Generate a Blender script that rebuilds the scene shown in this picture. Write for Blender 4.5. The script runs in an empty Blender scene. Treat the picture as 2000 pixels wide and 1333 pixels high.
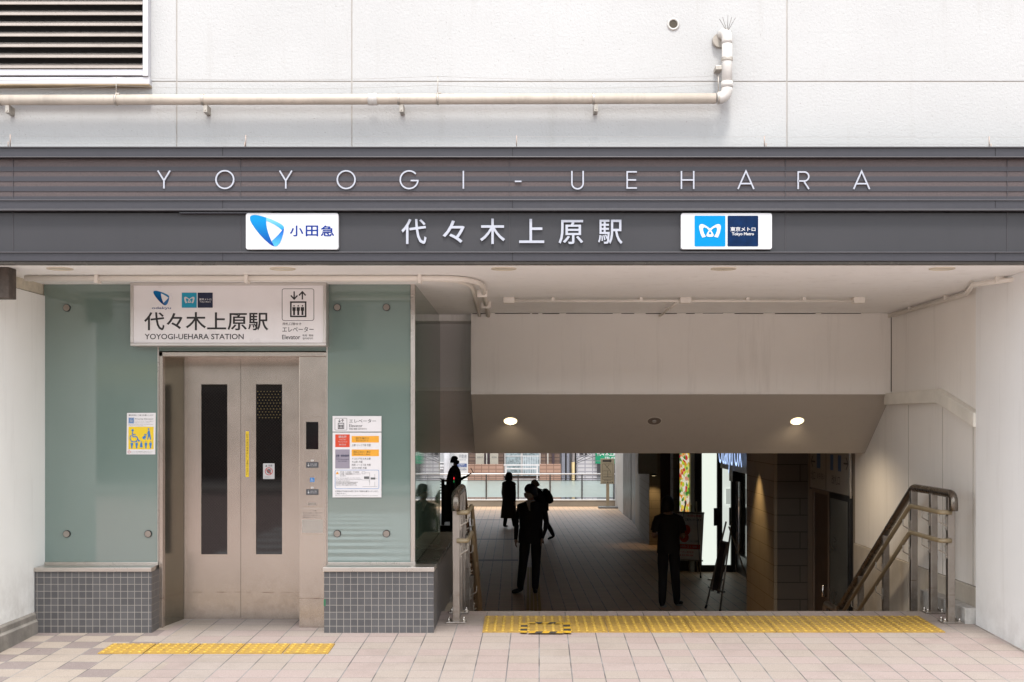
import bpy, bmesh, math, random
from mathutils import Vector, Matrix, noise
R = math.radians
random.seed(7)
S = bpy.context.scene
COL = S.collection

# ------------------------------------------------------------------ camera, sky, sun, exposure
F, CX, CY, HC = 2400.0, 1025.0, 827.0, 1.491          # focal length and vanishing point in photo pixels, eye height
cam = bpy.data.cameras.new('camera'); co = bpy.data.objects.new('camera', cam); COL.objects.link(co)
cam.sensor_width = 36; cam.lens = F / 2000 * 36
cam.shift_x = -(CX - 1000) / 2000; cam.shift_y = (CY - 666.5) / 2000
cam.clip_start = .05; cam.clip_end = 600
co.location = (0, 0, HC); co.rotation_euler = (R(90), 0, 0)
S.camera = co

SUN_EL = 65
w = bpy.data.worlds.new('World'); S.world = w; w.use_nodes = True
wn = w.node_tree; wn.nodes.clear()
sky = wn.nodes.new('ShaderNodeTexSky'); sky.sky_type = 'NISHITA'; sky.sun_disc = False
sky.sun_elevation = R(SUN_EL); sky.sun_rotation = R(178); sky.dust_density = .6; sky.air_density = 1.3
hs = wn.nodes.new('ShaderNodeHueSaturation'); hs.inputs['Saturation'].default_value = .22
bg = wn.nodes.new('ShaderNodeBackground'); bg.inputs['Strength'].default_value = .15
wo = wn.nodes.new('ShaderNodeOutputWorld')
wn.links.new(sky.outputs[0], hs.inputs['Color']); wn.links.new(hs.outputs[0], bg.inputs[0]); wn.links.new(bg.outputs[0], wo.inputs[0])

sl = bpy.data.lights.new('sun', 'SUN'); so = bpy.data.objects.new('sun', sl); COL.objects.link(so)
sl.energy = 1.5; sl.angle = R(11); sl.color = (1, .965, .92)
so.rotation_euler = (R(90 - SUN_EL), 0, R(2)); so.location = (0, -20, 40)

vs = S.view_settings; vs.view_transform = 'Standard'; vs.look = 'None'; vs.gamma = 1; vs.exposure = 1.56
S.cycles.use_denoising = True
S.cycles.max_bounces = 10; S.cycles.diffuse_bounces = 6; S.cycles.glossy_bounces = 4; S.cycles.transparent_max_bounces = 16
S.cycles.sample_clamp_indirect = 6

# ------------------------------------------------------------------ helpers
def X(px, Y): return (px - CX) * Y / F
def Z(py, Y): return HC - (py - CY) * Y / F
PS, PY = .0342, 8.727                                  # pavement: slope and the depth where z = 0
def pave(y): return PS * (y - PY)
def low(y): return -1.307 - .018 * (y - 20.17)         # lower concourse floor

class MB:
    """collects shapes into one mesh"""
    def __init__(s): s.v = []; s.f = []; s.m = []; s.sm = []; s.mi = 0
    def add(s, vs_, fs, smooth=False):
        o = len(s.v); s.v += [tuple(p) for p in vs_]
        for f in fs: s.f.append([i + o for i in f]); s.m.append(s.mi); s.sm.append(smooth)
        return s
    def box(s, x0, x1, y0, y1, z0, z1):
        x0, x1 = min(x0, x1), max(x0, x1); y0, y1 = min(y0, y1), max(y0, y1); z0, z1 = min(z0, z1), max(z0, z1)
        return s.add([(x0,y0,z0),(x1,y0,z0),(x1,y1,z0),(x0,y1,z0),(x0,y0,z1),(x1,y0,z1),(x1,y1,z1),(x0,y1,z1)],
                     [(0,3,2,1),(4,5,6,7),(0,1,5,4),(1,2,6,5),(2,3,7,6),(3,0,4,7)])
    def pbox(s, px0, px1, py0, py1, Y, d):             # a box whose front face fills a photo rectangle at depth Y
        return s.box(X(px0,Y), X(px1,Y), Y, Y + d, Z(py1,Y), Z(py0,Y))
    def quad(s, a, b, c, d): return s.add([a,b,c,d], [(0,1,2,3)])
    def prism(s, pts, ax, a, b):                       # polygon pts (2D) extruded along axis ax from a to b
        def P(p, t): return {0:(t,p[0],p[1]),1:(p[0],t,p[1]),2:(p[0],p[1],t)}[ax]
        n = len(pts); V = [P(p,a) for p in pts] + [P(p,b) for p in pts]
        return s.add(V, [list(range(n)), list(range(2*n-1,n-1,-1))] + [(i,i+n,(i+1)%n+n,(i+1)%n) for i in range(n)])
    def tube(s, path, r, n=12, cap=True, smooth=True):
        path = [Vector(p) for p in path]; rs = r if isinstance(r,(list,tuple)) else [r]*len(path)
        V = []; up = None
        for i, p in enumerate(path):
            a = path[max(i-1,0)]; b = path[min(i+1,len(path)-1)]; t = (b-a).normalized()
            if up is None: up = Vector((0,0,1)) if abs(t.z) < .9 else Vector((1,0,0))
            u = t.cross(up)
            if u.length < 1e-4: u = t.cross(Vector((0,1,0)))
            u.normalize(); v = u.cross(t).normalized(); up = v
            k = 1.0
            if 0 < i < len(path)-1:
                c = (path[i]-path[i-1]).normalized().dot((path[i+1]-path[i]).normalized()); k = min(1.6, 1/max(.3, math.sqrt((1+c)/2)))
            for j in range(n):
                q = 2*math.pi*j/n
                V.append(p + (u*math.cos(q)*k + v*math.sin(q))*rs[i])
        m = len(path); o = len(s.v)
        s.add(V, [(i*n+j, i*n+(j+1)%n, (i+1)*n+(j+1)%n, (i+1)*n+j) for i in range(m-1) for j in range(n)], smooth)
        if cap:
            s.f += [[o+j for j in range(n)][::-1], [o+(m-1)*n+j for j in range(n)]]; s.m += [s.mi]*2; s.sm += [False]*2
        return s
    def cyl(s, c, ax, r, h, n=20):                     # from c along axis ax by h
        e = [0,0,0]; e[ax] = h
        return s.tube([c, (c[0]+e[0],c[1]+e[1],c[2]+e[2])], r, n)
    def loft(s, rings, cap=True, smooth=True):
        n = len(rings[0]); o = len(s.v)
        s.add([p for r_ in rings for p in r_], [(i*n+j, i*n+(j+1)%n, (i+1)*n+(j+1)%n, (i+1)*n+j) for i in range(len(rings)-1) for j in range(n)], smooth)
        if cap:
            s.f += [[o+j for j in range(n)][::-1], [o+(len(rings)-1)*n+j for j in range(n)]]; s.m += [s.mi]*2; s.sm += [smooth]*2
        return s
    def ellip(s, c, rx, ry, rz, n=14, m=9):
        rings = []
        for i in range(m):
            a = -math.pi/2 + math.pi*(i+.02)/(m-1+.04)
            rings.append([(c[0]+rx*math.cos(a)*math.cos(2*math.pi*j/n), c[1]+ry*math.cos(a)*math.sin(2*math.pi*j/n), c[2]+rz*math.sin(a)) for j in range(n)])
        return s.loft(rings)
    def poly(s, pts, Y, d=0):                          # polygon in the photo plane Y; pts are photo pixels; d = thickness toward the back
        P = [(X(a,Y), Z(b,Y)) for a, b in pts]
        if d: return s.prism(P, 1, Y, Y+d)
        return s.add([(a,Y,b) for a, b in P], [list(range(len(P)))])
    def ribbon(s, pts, wd, Y, d, closed=False):        # flat stroke of width wd (pixels) along pixel points, thickness d
        P = [Vector((X(a,Y), Z(b,Y))) for a, b in pts]; h = wd*Y/F/2; n = len(P); L = []; Rr = []
        for i in range(n):
            a = P[(i-1)%n] if closed or i else P[0]; b = P[(i+1)%n] if closed or i < n-1 else P[-1]
            t0 = (P[i]-a) if (closed or i) else (b-P[i]); t1 = (b-P[i]) if (closed or i < n-1) else t0
            t0 = t0.normalized(); t1 = t1.normalized(); t = (t0+t1).normalized()
            nn = Vector((-t.y, t.x)); k = h/max(.35, nn.dot(Vector((-t1.y, t1.x))))
            L.append(P[i]+nn*k); Rr.append(P[i]-nn*k)
        o = []
        for y in (Y, Y+d):
            o += [(q.x,y,q.y) for q in L] + [(q.x,y,q.y) for q in Rr]
        fs = []
        for i in range(n if closed else n-1):
            j = (i+1)%n
            fs += [(i,j,n+j,n+i),(2*n+i,3*n+i,3*n+j,2*n+j),(i,2*n+i,2*n+j,j),(n+i,n+j,3*n+j,3*n+i)]
        if not closed: fs += [(0,n,3*n,2*n),(n-1,3*n-1,4*n-1,2*n-1)]
        return s.add(o, fs)
    def text(s, body, x0, x1, z0, z1, Y, bold=0, d=0, keep=False):   # lettering filling a rectangle, facing the street
        c = bpy.data.curves.new('t', 'FONT'); c.body = body; c.size = 1; c.offset = bold; c.extrude = 0; c.resolution_u = 3
        o = bpy.data.objects.new('t', c); COL.objects.link(o)
        bpy.context.view_layer.update()
        me = bpy.data.meshes.new_from_object(o.evaluated_get(bpy.context.evaluated_depsgraph_get()))
        V = [v.co.copy() for v in me.vertices]; Fs = [list(p.vertices) for p in me.polygons]
        bpy.data.objects.remove(o); bpy.data.curves.remove(c); bpy.data.meshes.remove(me)
        if not V: return s
        ax, bx = min(v.x for v in V), max(v.x for v in V); ay, by = min(v.y for v in V), max(v.y for v in V)
        sx = (x1-x0)/(bx-ax); sy = (z1-z0)/max(by-ay, 1e-6)
        if keep: sx = sy = min(sx, sy)
        P = [(x0+(v.x-ax)*sx, z0+(v.y-ay)*sy) for v in V]
        if not d: return s.add([(a,Y,b) for a, b in P], Fs)
        n = len(P); cnt = {}
        for f in Fs:
            for i in range(len(f)):
                e = (f[i], f[(i+1)%len(f)]); cnt[e] = cnt.get(e, 0)+1
        side = [(a,b,b+n,a+n) for (a,b) in cnt if (b,a) not in cnt]
        return s.add([(a,Y,b) for a, b in P]+[(a,Y+d,b) for a, b in P], Fs+[[i+n for i in f[::-1]] for f in Fs]+side)
    def ptext(s, body, x0, y0, x1, y1, Y, bold=0, d=0, keep=False):
        return s.text(body, X(x0,Y), X(x1,Y), Z(y1,Y), Z(y0,Y), Y, bold, d, keep)
    def build(s, name, mats, parent=None, bevel=0, loc=None):
        me = bpy.data.meshes.new(name); me.from_pydata(s.v, [], s.f); me.update()
        if not isinstance(mats, (list,tuple)): mats = [mats]
        for m in mats: me.materials.append(m)
        uv = me.uv_layers.new(name='UVMap')
        for p in me.polygons:
            p.material_index = min(s.m[p.index], len(mats)-1); p.use_smooth = s.sm[p.index]
            n = p.normal; a = max(range(3), key=lambda k: abs(n[k]))
            for li in p.loop_indices:
                c = me.vertices[me.loops[li].vertex_index].co
                uv.data[li].uv = ((c.y,c.z),(c.x,c.z),(c.x,c.y))[a]
        bm = bmesh.new(); bm.from_mesh(me); bmesh.ops.recalc_face_normals(bm, faces=bm.faces); bm.to_mesh(me); bm.free()
        o = bpy.data.objects.new(name, me); COL.objects.link(o)
        if parent: o.parent = parent
        if loc: o.location = loc
        if bevel:
            b = o.modifiers.new('bevel', 'BEVEL'); b.width = bevel; b.segments = 2; b.limit_method = 'ANGLE'; b.angle_limit = R(40)
        return o

def tag(o, label=None, cat=None, group=None, kind=None):
    if label: o['label'] = label
    if cat: o['category'] = cat
    if group: o['group'] = group
    if kind: o['kind'] = kind
    return o
def thing(name, label, cat, group=None, loc=(0,0,0), rz=0):
    o = bpy.data.objects.new(name, None); COL.objects.link(o); o.empty_display_size = .1
    o.location = loc; o.rotation_euler = (0,0,rz)
    return tag(o, label, cat, group)
def dup(o, loc, label=None, rz=None):
    c = o.copy(); COL.objects.link(c); c.location = loc
    if rz is not None: c.rotation_euler.z = rz
    if label: c['label'] = label
    for ch in list(o.children):
        k = ch.copy(); COL.objects.link(k); k.parent = c
        for g in list(ch.children):
            q = g.copy(); COL.objects.link(q); q.parent = k
    return c
ORD = ['first','second','third','fourth','fifth','sixth','seventh','eighth','ninth','tenth','eleventh']
def arc(c, r, a0, a1, n=16): return [(c[0]+r*math.cos(R(a0+(a1-a0)*i/n)), c[1]-r*math.sin(R(a0+(a1-a0)*i/n))) for i in range(n+1)]
def rrect(x0, y0, x1, y1, r, n=4):
    P = []
    for cx, cy, a in ((x1-r,y0+r,90),(x0+r,y0+r,180),(x0+r,y1-r,270),(x1-r,y1-r,360)):
        P += [(cx+r*math.cos(R(a-90+90*i/n)) if False else cx+r*math.cos(R(a-90+90*i/n)), cy-r*math.sin(R(a-90+90*i/n))) for i in range(n+1)]
    return P

# ------------------------------------------------------------------ materials
class NT:
    def __init__(s, name):
        s.m = bpy.data.materials.new(name); s.m.use_nodes = True; s.t = s.m.node_tree
        s.b = s.t.nodes['Principled BSDF']
    def n(s, typ, props=None, **inp):
        d = s.t.nodes.new('ShaderNode'+typ)
        for k, v in (props or {}).items(): setattr(d, k, v)
        for k, v in inp.items(): s.set(d, int(k[1:]) if k[0] == '_' and k[1:].isdigit() else k.replace('_',' '), v)
        return d
    def set(s, d, k, v):
        if isinstance(v, bpy.types.NodeSocket): s.t.links.new(v, d.inputs[k])
        elif isinstance(v, bpy.types.Node): s.t.links.new(v.outputs[0], d.inputs[k])
        else: d.inputs[k].default_value = v
    def math(s, op, a, b=0.0, c=None):
        d = s.n('Math', {'operation': op}, _0=a, _1=b)
        if c is not None: s.set(d, 2, c)
        return d.outputs[0]
    def mix(s, f, a, b, mode='MIX'):
        d = s.n('Mix', {'data_type': 'RGBA', 'blend_type': mode})
        for k, v in ((0,f),(6,a),(7,b)): s.set(d, k, c4(v) if isinstance(v, tuple) else v)
        return d.outputs[2]
    def ramp(s, f, stops, interp='LINEAR'):
        d = s.n('ValToRGB', None, Fac=f); d.color_ramp.interpolation = interp; e = d.color_ramp.elements
        while len(e) < len(stops): e.new(.5)
        for i, (p, c) in enumerate(stops): e[i].position = p; e[i].color = c4(c) if isinstance(c, tuple) else (c,c,c,1)
        return d.outputs[0]
    def noise(s, vec, scale, detail=3, rough=.55):
        return s.n('TexNoise', None, Vector=vec, Scale=float(scale), Detail=float(detail), Roughness=rough).outputs[0]
    def bump(s, h, strength, dist=.01):
        d = s.n('Bump', None, Height=h, Strength=strength, Distance=dist); s.set(s.b, 'Normal', d); return d
def c4(c): return tuple(c) if len(c) == 4 else (c[0],c[1],c[2],1)
MATS = {}
def M(name, col, rough=.6, metal=0, var=.12, vs=3, bump=0, bs=80, spec=.5, emit=None, es=1, streak=0, alpha=1, trans=0):
    if name in MATS: return MATS[name]
    t = NT(name); b = t.b; pos = t.n('NewGeometry').outputs['Position']
    col = c4(col)
    if var or streak:
        f = t.noise(pos, vs, 5, .6)
        hi = tuple(min(1, c*(1+var)) for c in col[:3]); lo = tuple(c*(1-var) for c in col[:3])
        cc = t.ramp(f, [(.3, lo), (.7, hi)])
        if streak:
            mp = t.n('Mapping', None, Vector=pos, Scale=(14,14,.7))
            sf = t.noise(mp, 1, 4, .7)
            cc = t.mix(t.ramp(sf, [(.5, 0.0), (.78, streak)]), cc, tuple(c*.55 for c in col[:3]))
        t.set(b, 'Base Color', cc)
        rr = t.math('MULTIPLY_ADD', f, .25, rough-.12); t.set(b, 'Roughness', rr)
    else:
        b.inputs['Base Color'].default_value = col; b.inputs['Roughness'].default_value = rough
    b.inputs['Metallic'].default_value = metal; b.inputs['Specular IOR Level'].default_value = spec
    if bump: t.bump(t.noise(pos, bs, 3), bump, .006)
    if emit: b.inputs['Emission Color'].default_value = c4(emit); b.inputs['Emission Strength'].default_value = es
    if alpha < 1: b.inputs['Alpha'].default_value = alpha
    if trans: b.inputs['Transmission Weight'].default_value = trans
    MATS[name] = t.m; return t.m

def m_stucco():
    t = NT('stucco_white'); pos = t.n('NewGeometry').outputs['Position']
    big = t.noise(pos, .8, 5, .65); fine = t.noise(pos, 55, 4, .7); spk = t.noise(pos, 85, 2, .5)
    c = t.ramp(big, [(.3, (.395,.393,.387)), (.62, (.425,.424,.418))])
    c = t.mix(t.ramp(spk, [(.64, 0.0), (.74, .6)]), c, (.22,.20,.175))
    mp = t.n('Mapping', None, Vector=pos, Scale=(5,5,.5)); st = t.noise(mp, 1.5, 5, .7)
    c = t.mix(t.ramp(st, [(.55, 0.0), (.85, .38)]), c, (.29,.27,.245))
    t.set(t.b, 'Base Color', c); t.b.inputs['Roughness'].default_value = .85
    t.bump(fine, .5, .006); return t.m
def m_paint(name, col, dirt=(.3,.27,.23), zd=None, amt=.5, bump=.15):
    """painted wall: slight blotches, faint vertical runs, grime that gathers low on the wall when zd is given"""
    t = NT(name); pos = t.n('NewGeometry').outputs['Position']
    f = t.noise(pos, 1.1, 5, .6); c = t.ramp(f, [(.3, tuple(x*.94 for x in col)), (.7, col)])
    mp = t.n('Mapping', None, Vector=pos, Scale=(7,7,.45)); st = t.noise(mp, 1.3, 5, .7)
    c = t.mix(t.ramp(st, [(.54, 0.0), (.85, .26)]), c, dirt)
    if zd is not None:
        z = t.n('SeparateXYZ', None, Vector=pos).outputs[2]
        g = t.n('MapRange', None, Value=z, From_Min=zd, From_Max=zd+.5, To_Min=1.0, To_Max=0.0).outputs[0]
        g = t.math('MULTIPLY', g, t.ramp(t.noise(pos, 6, 5, .7), [(.35, 0.0), (.75, amt)]))
        c = t.mix(g, c, dirt)
    t.set(t.b, 'Base Color', c); t.b.inputs['Roughness'].default_value = .7
    t.bump(t.noise(pos, 40, 4), bump, .004); return t.m
def m_pave(name, dim=1.0, left=True, size=.2, rot=.67, org=(0,0), rough=.7, jw=1.0, tint=(1,1,1), rv=.3):
    t = NT(name); pos = t.n('NewGeometry').outputs['Position']
    mp = t.n('Mapping', None, Vector=pos, Rotation=(0,0,R(rot)), Location=(org[0],org[1],0)).outputs[0]
    x, y, z = (t.n('SeparateXYZ', None, Vector=mp).outputs[i] for i in range(3))
    xs = t.math('DIVIDE', x, size); ys = t.math('DIVIDE', y, size)
    fx = t.math('FLOOR', xs); fy = t.math('FLOOR', ys)
    cell = t.n('CombineXYZ', None, X=fx, Y=fy).outputs[0]
    wn_ = t.n('TexWhiteNoise', {'noise_dimensions': '2D'}, Vector=cell).outputs[0]
    k = lambda c: tuple(v*dim*q for v, q in zip(c, tint))
    c = t.ramp(wn_, [(0, k((.47,.40,.345))), (.3, k((.48,.415,.36))), (.42, k((.46,.37,.33))), (.68, k((.485,.395,.355))), (.86, k((.46,.395,.335)))], 'CONSTANT')
    if left:
        par = t.math('MODULO', t.math('ADD', t.math('ADD', fx, fy), 400.0), 2.0)
        w2 = t.n('TexWhiteNoise', {'noise_dimensions': '3D'}, Vector=t.n('CombineXYZ', None, X=fx, Y=fy, Z=3.0).outputs[0]).outputs[0]
        mv = t.math('MULTIPLY', par, t.math('GREATER_THAN', w2, .25))
        msk = t.math('LESS_THAN', t.math('ADD', x, t.math('MULTIPLY', w2, .5)), -2.35)
        c = t.mix(msk, c, k((.47,.40,.325)))
        c = t.mix(t.math('MULTIPLY', mv, msk), c, k((.30,.245,.225)))
    sp = t.noise(pos, 170, 2, .5)
    c = t.mix(t.ramp(sp, [(.36, .32), (.5, 0.0)]), c, k((.25,.2,.17)))
    c = t.mix(t.ramp(sp, [(.55, 0.0), (.7, .3)]), c, k((.7,.64,.58)))
    st = t.noise(pos, 1.7, 7, .72)
    c = t.mix(t.ramp(st, [(.5, 0.0), (.75, .42)]), c, k((.27,.225,.19)))
    vo = t.n('TexVoronoi', {'feature': 'F1'}, Vector=pos, Scale=3.1)
    gs_ = t.n('SeparateColor', None, Color=vo.outputs[1]).outputs[0]
    gm = t.math('MULTIPLY', t.math('LESS_THAN', t.math('ADD', vo.outputs[0], t.math('MULTIPLY', sp, .03)), .055), t.math('GREATER_THAN', gs_, .72))
    c = t.mix(t.math('MULTIPLY', gm, .55), c, k((.17,.14,.12)))
    lx = t.math('GREATER_THAN', t.math('ABSOLUTE', t.math('SUBTRACT', t.math('FRACT', xs), .5)), .5-.0175*jw)
    ly = t.math('GREATER_THAN', t.math('ABSOLUTE', t.math('SUBTRACT', t.math('FRACT', ys), .5)), .5-.015*jw)
    l = t.math('MAXIMUM', lx, t.math('MULTIPLY', ly, .95))
    jn = t.ramp(t.noise(pos, 3, 3), [(.42, k((.12,.11,.105))), (.62, k((.3,.29,.28)))])
    c = t.mix(l, c, jn)
    t.set(t.b, 'Base Color', c); t.set(t.b, 'Roughness', t.math('MULTIPLY_ADD', st, rv, rough-rv/2))
    h = t.math('SUBTRACT', t.math('MULTIPLY', sp, .25), l)
    t.bump(h, .35, .003); return t.m
def m_brick(name, c1, c2, mortar, w_, h_, ms=.004, off=0., rough=.4, bump=.4, spec=.5, stain=.2):
    t = NT(name); uv = t.n('UVMap').outputs[0]; pos = t.n('NewGeometry').outputs['Position']
    b = t.n('TexBrick', {'offset': off, 'squash': 1.0}, Vector=uv, Color1=c4(c1), Color2=c4(c2), Mortar=c4(mortar), Scale=1.0, Mortar_Size=ms, Mortar_Smooth=.1, Bias=0.0)
    b.inputs['Brick Width'].default_value = w_; b.inputs['Row Height'].default_value = h_
    c = b.outputs[0]
    st = t.noise(pos, 3, 6, .7)
    c = t.mix(t.ramp(st, [(.5, 0.0), (.8, stain)]), c, tuple(v*.5 for v in c1))
    t.set(t.b, 'Base Color', c); t.set(t.b, 'Roughness', t.math('MULTIPLY_ADD', b.outputs[1], .4, rough)); t.b.inputs['Specular IOR Level'].default_value = spec
    t.bump(t.math('MULTIPLY', b.outputs[1], -1.0), bump, .004); return t.m
def m_tactile():
    t = NT('tactile_yellow'); pos = t.n('NewGeometry').outputs['Position']
    f = t.noise(pos, 5, 6, .7); c = t.ramp(f, [(.3, (.33,.195,.035)), (.7, (.40,.25,.045))])
    d = t.noise(pos, 22, 5, .75); c = t.mix(t.ramp(d, [(.5, 0.0), (.72, .75)]), c, (.13,.09,.045))
    t.set(t.b, 'Base Color', c); t.b.inputs['Roughness'].default_value = .6; t.bump(t.noise(pos, 120, 2), .2, .003); return t.m
def m_steel(name, col, rough, streak=.15, var=.06):
    """brushed stainless: fine vertical brushing, smudges and grime low down"""
    t = NT(name); pos = t.n('NewGeometry').outputs['Position']
    mp = t.n('Mapping', None, Vector=pos, Scale=(260,260,2.5)); br = t.noise(mp, 1, 2, .5)
    sm = t.noise(pos, 4, 6, .65)
    c = t.ramp(sm, [(.3, tuple(v*(1-var) for v in col)), (.7, tuple(v*(1+var) for v in col))])
    z = t.n('SeparateXYZ', None, Vector=pos).outputs[2]
    g = t.n('MapRange', None, Value=z, From_Min=0., From_Max=.45, To_Min=1.0, To_Max=0.0).outputs[0]
    g = t.math('MULTIPLY', g, t.ramp(t.noise(pos, 12, 6, .75), [(.45, 0.0), (.75, streak*3)]))
    c = t.mix(g, c, (.14,.1,.075))
    zz_ = t.math('ADD', z, t.math('MULTIPLY', t.noise(pos, 1.5, 3), .012))
    ln = t.math('LESS_THAN', t.math('ABSOLUTE', t.math('SUBTRACT', zz_, .225)), .0035)
    c = t.mix(t.math('MULTIPLY', ln, t.ramp(t.noise(pos, 9, 5, .7), [(.42, 0.0), (.6, .65)])), c, (.16,.10,.07))
    t.set(t.b, 'Base Color', c); t.b.inputs['Metallic'].default_value = .85
    t.set(t.b, 'Roughness', t.math('ADD', t.math('MULTIPLY_ADD', br, .03, rough-.05), t.math('MULTIPLY', sm, .08)))
    return t.m
def m_wire_glass():
    t = NT('wired_glass'); pos = t.n('NewGeometry').outputs['Position']
    x, y, z = (t.n('SeparateXYZ', None, Vector=pos).outputs[i] for i in range(3))
    a = t.math('FRACT', t.math('MULTIPLY', t.math('ADD', x, z), 42.0)); b = t.math('FRACT', t.math('MULTIPLY', t.math('SUBTRACT', x, z), 42.0))
    l = t.math('MAXIMUM', t.math('LESS_THAN', a, .05), t.math('LESS_THAN', b, .05))
    t.set(t.b, 'Base Color', t.mix(l, (.007,.005,.005), (.04,.035,.03)))
    t.b.inputs['Roughness'].default_value = .04; t.b.inputs['Specular IOR Level'].default_value = .42; return t.m
def m_frost():
    """far glass railing: clear at the top edge, frosted film growing denser downward (printed on the pane)"""
    t = NT('frosted_glass'); pos = t.n('NewGeometry').outputs['Position']
    z = t.n('SeparateXYZ', None, Vector=pos).outputs[2]
    f = t.n('MapRange', None, Value=z, From_Min=-1.42, From_Max=-.72, To_Min=.97, To_Max=.35).outputs[0]
    tr = t.n('BsdfTransparent'); tr.inputs[0].default_value = (.86,.93,.92,1)
    df = t.n('BsdfDiffuse'); df.inputs[0].default_value = (.52,.60,.59,1)
    tl = t.n('BsdfTranslucent'); tl.inputs[0].default_value = (.62,.69,.68,1)
    a = t.n('MixShader', None, _0=.5); t.t.links.new(df.outputs[0], a.inputs[1]); t.t.links.new(tl.outputs[0], a.inputs[2])
    o = t.n('MixShader'); t.set(o, 0, f); t.t.links.new(tr.outputs[0], o.inputs[1]); t.t.links.new(a.outputs[0], o.inputs[2])
    t.t.links.new(o.outputs[0], t.t.nodes['Material Output'].inputs[0]); return t.m
def m_grad(name, lo, hi, z0, z1):                     # printed emblem ink running from one blue to another
    t = NT(name); pos = t.n('NewGeometry').outputs['Position']
    x, y, z = (t.n('SeparateXYZ', None, Vector=pos).outputs[i] for i in range(3))
    f = t.n('MapRange', None, Value=z, From_Min=z0, From_Max=z1).outputs[0]
    t.set(t.b, 'Base Color', t.ramp(f, [(0, lo), (1, hi)])); t.b.inputs['Roughness'].default_value = .5; t.b.inputs['Specular IOR Level'].default_value = .15; return t.m

STUCCO = m_stucco()
WHITE_L = m_paint('white_pier_paint', (.84,.84,.81), zd=.1, amt=.55)
WHITE_R = m_paint('white_wall_paint', (.84,.84,.83), zd=-.05, amt=.35)
CEIL = m_paint('ceiling_paint', (.88,.87,.855), amt=.3, bump=.08)
BULK = m_paint('bulkhead_paint', (.83,.80,.755))
SOFF = m_paint('soffit_tone', (.47,.425,.37))
GREY = M('fascia_grey', (.027,.0255,.032), .45, .0, .1, 2.2, bump=.03, bs=30, streak=.25)
GREY2 = M('fascia_panel_grey', (.023,.0222,.0255), .5, .0, .1, 1.6, streak=.2)
DARK = M('trim_dark', (.045,.04,.038), .5)
GRAN = M('granite_brown', (.064,.046,.045), .55, 0, .25, 90, bump=.2, bs=150)
LETTER = M('letter_white', (.36,.375,.425), .4, 0, .05)
WPLATE = M('sign_white', (.53,.53,.535), .35, 0, .04)
WSIGN = M('sign_face', (.72,.70,.70), .3, 0, .03)
INK = M('ink_black', (.012,.011,.011), .5, 0, 0)
INKG = M('ink_grey', (.12,.12,.12), .5, 0, 0)
BLUE = M('ink_blue', (.003,.026,.19), .6, 0, 0, spec=.1)
CYAN = M('ink_cyan', (0,.20,.45), .6, 0, 0, spec=.1)
NAVY = M('ink_navy', (.002,.015,.055), .6, 0, .25, 25, spec=.1)
CYAN2 = M('ink_teal', (.0,.26,.40), .4, 0, 0); NAVY2 = M('ink_deep_navy', (.004,.01,.04), .4, 0, 0)
YEL = M('ink_yellow', (.78,.55,.01), .45, 0, .05); ORG = M('ink_orange', (.78,.36,.02), .45, 0, 0); RED = M('ink_red', (.62,.05,.01), .45, 0, 0)
SIGNBLUE = M('ink_sign_blue', (.02,.17,.46), .45, 0, 0); LILAC = M('ink_lilac', (.28,.25,.30), .5, 0, 0); REDL = M('ink_red_line', (.5,.03,.02), .5, 0, 0)
PIPE = M('pvc_pipe', (.46,.40,.335), .5, 0, .1, 4, streak=.5); PVCW = M('pvc_white', (.50,.475,.445), .45, 0, .06)
STL = m_steel('stainless', (.52,.475,.43), .28); STLD = m_steel('stainless_door', (.455,.395,.343), .23); STLP = m_steel('stainless_post', (.34,.305,.27), .3, .25, .15)
CHROME = M('steel_bright', (.62,.58,.53), .22, .95, .08, 20); BRACK = M('galvanised', (.42,.38,.33), .45, .7, .2, 30)
GLASSG = M('green_glass', (.150,.205,.180), .04, 0, .05, 1.2, spec=1.3)
GLASSD = M('side_glass', (.085,.13,.095), .02, 0, .05, 1.2, spec=.6)
TILE = m_brick('grey_mosaic', (.066,.064,.066), (.088,.085,.086), (.26,.235,.21), .0495, .0495, .0019)
CONC = M('concrete', (.22,.20,.175), .9, 0, .3, 7, bump=.4, bs=40, streak=.5)
CONCL = M('concrete_pale', (.42,.40,.37), .9, 0, .25, 8, bump=.3, bs=40, streak=.3)
TACT = m_tactile()
BEIGE = M('rail_resin', (.27,.21,.125), .38, 0, .1, 6)
BLACK = M('black_metal', (.012,.012,.012), .4, .2, .1); BLACKM = M('black_gap', (.005,.005,.005), .9, 0, 0)
RUST = M('rusty_steel', (.07,.055,.045), .8, .1, .5, 14, bump=.3, bs=60)
PAVE = m_pave('paving_tiles', .63, tint=(1.0,.985,1.0)); PAVELOW = m_pave('concourse_tiles', .95, False, .2, -.6, rough=.5, jw=2.3, tint=(1.12,.88,.62), rv=.08)  # concourse tint puts warm lamplight into the tile colour
ROAD_PALE = M('road_paving', (.41,.31,.285), .9, 0, .25, 8, bump=.3, bs=90); ROADW = M('road_white', (.8,.8,.78), .8, 0, .2, 6)  # road coloured pale to bounce light into the portico

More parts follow.
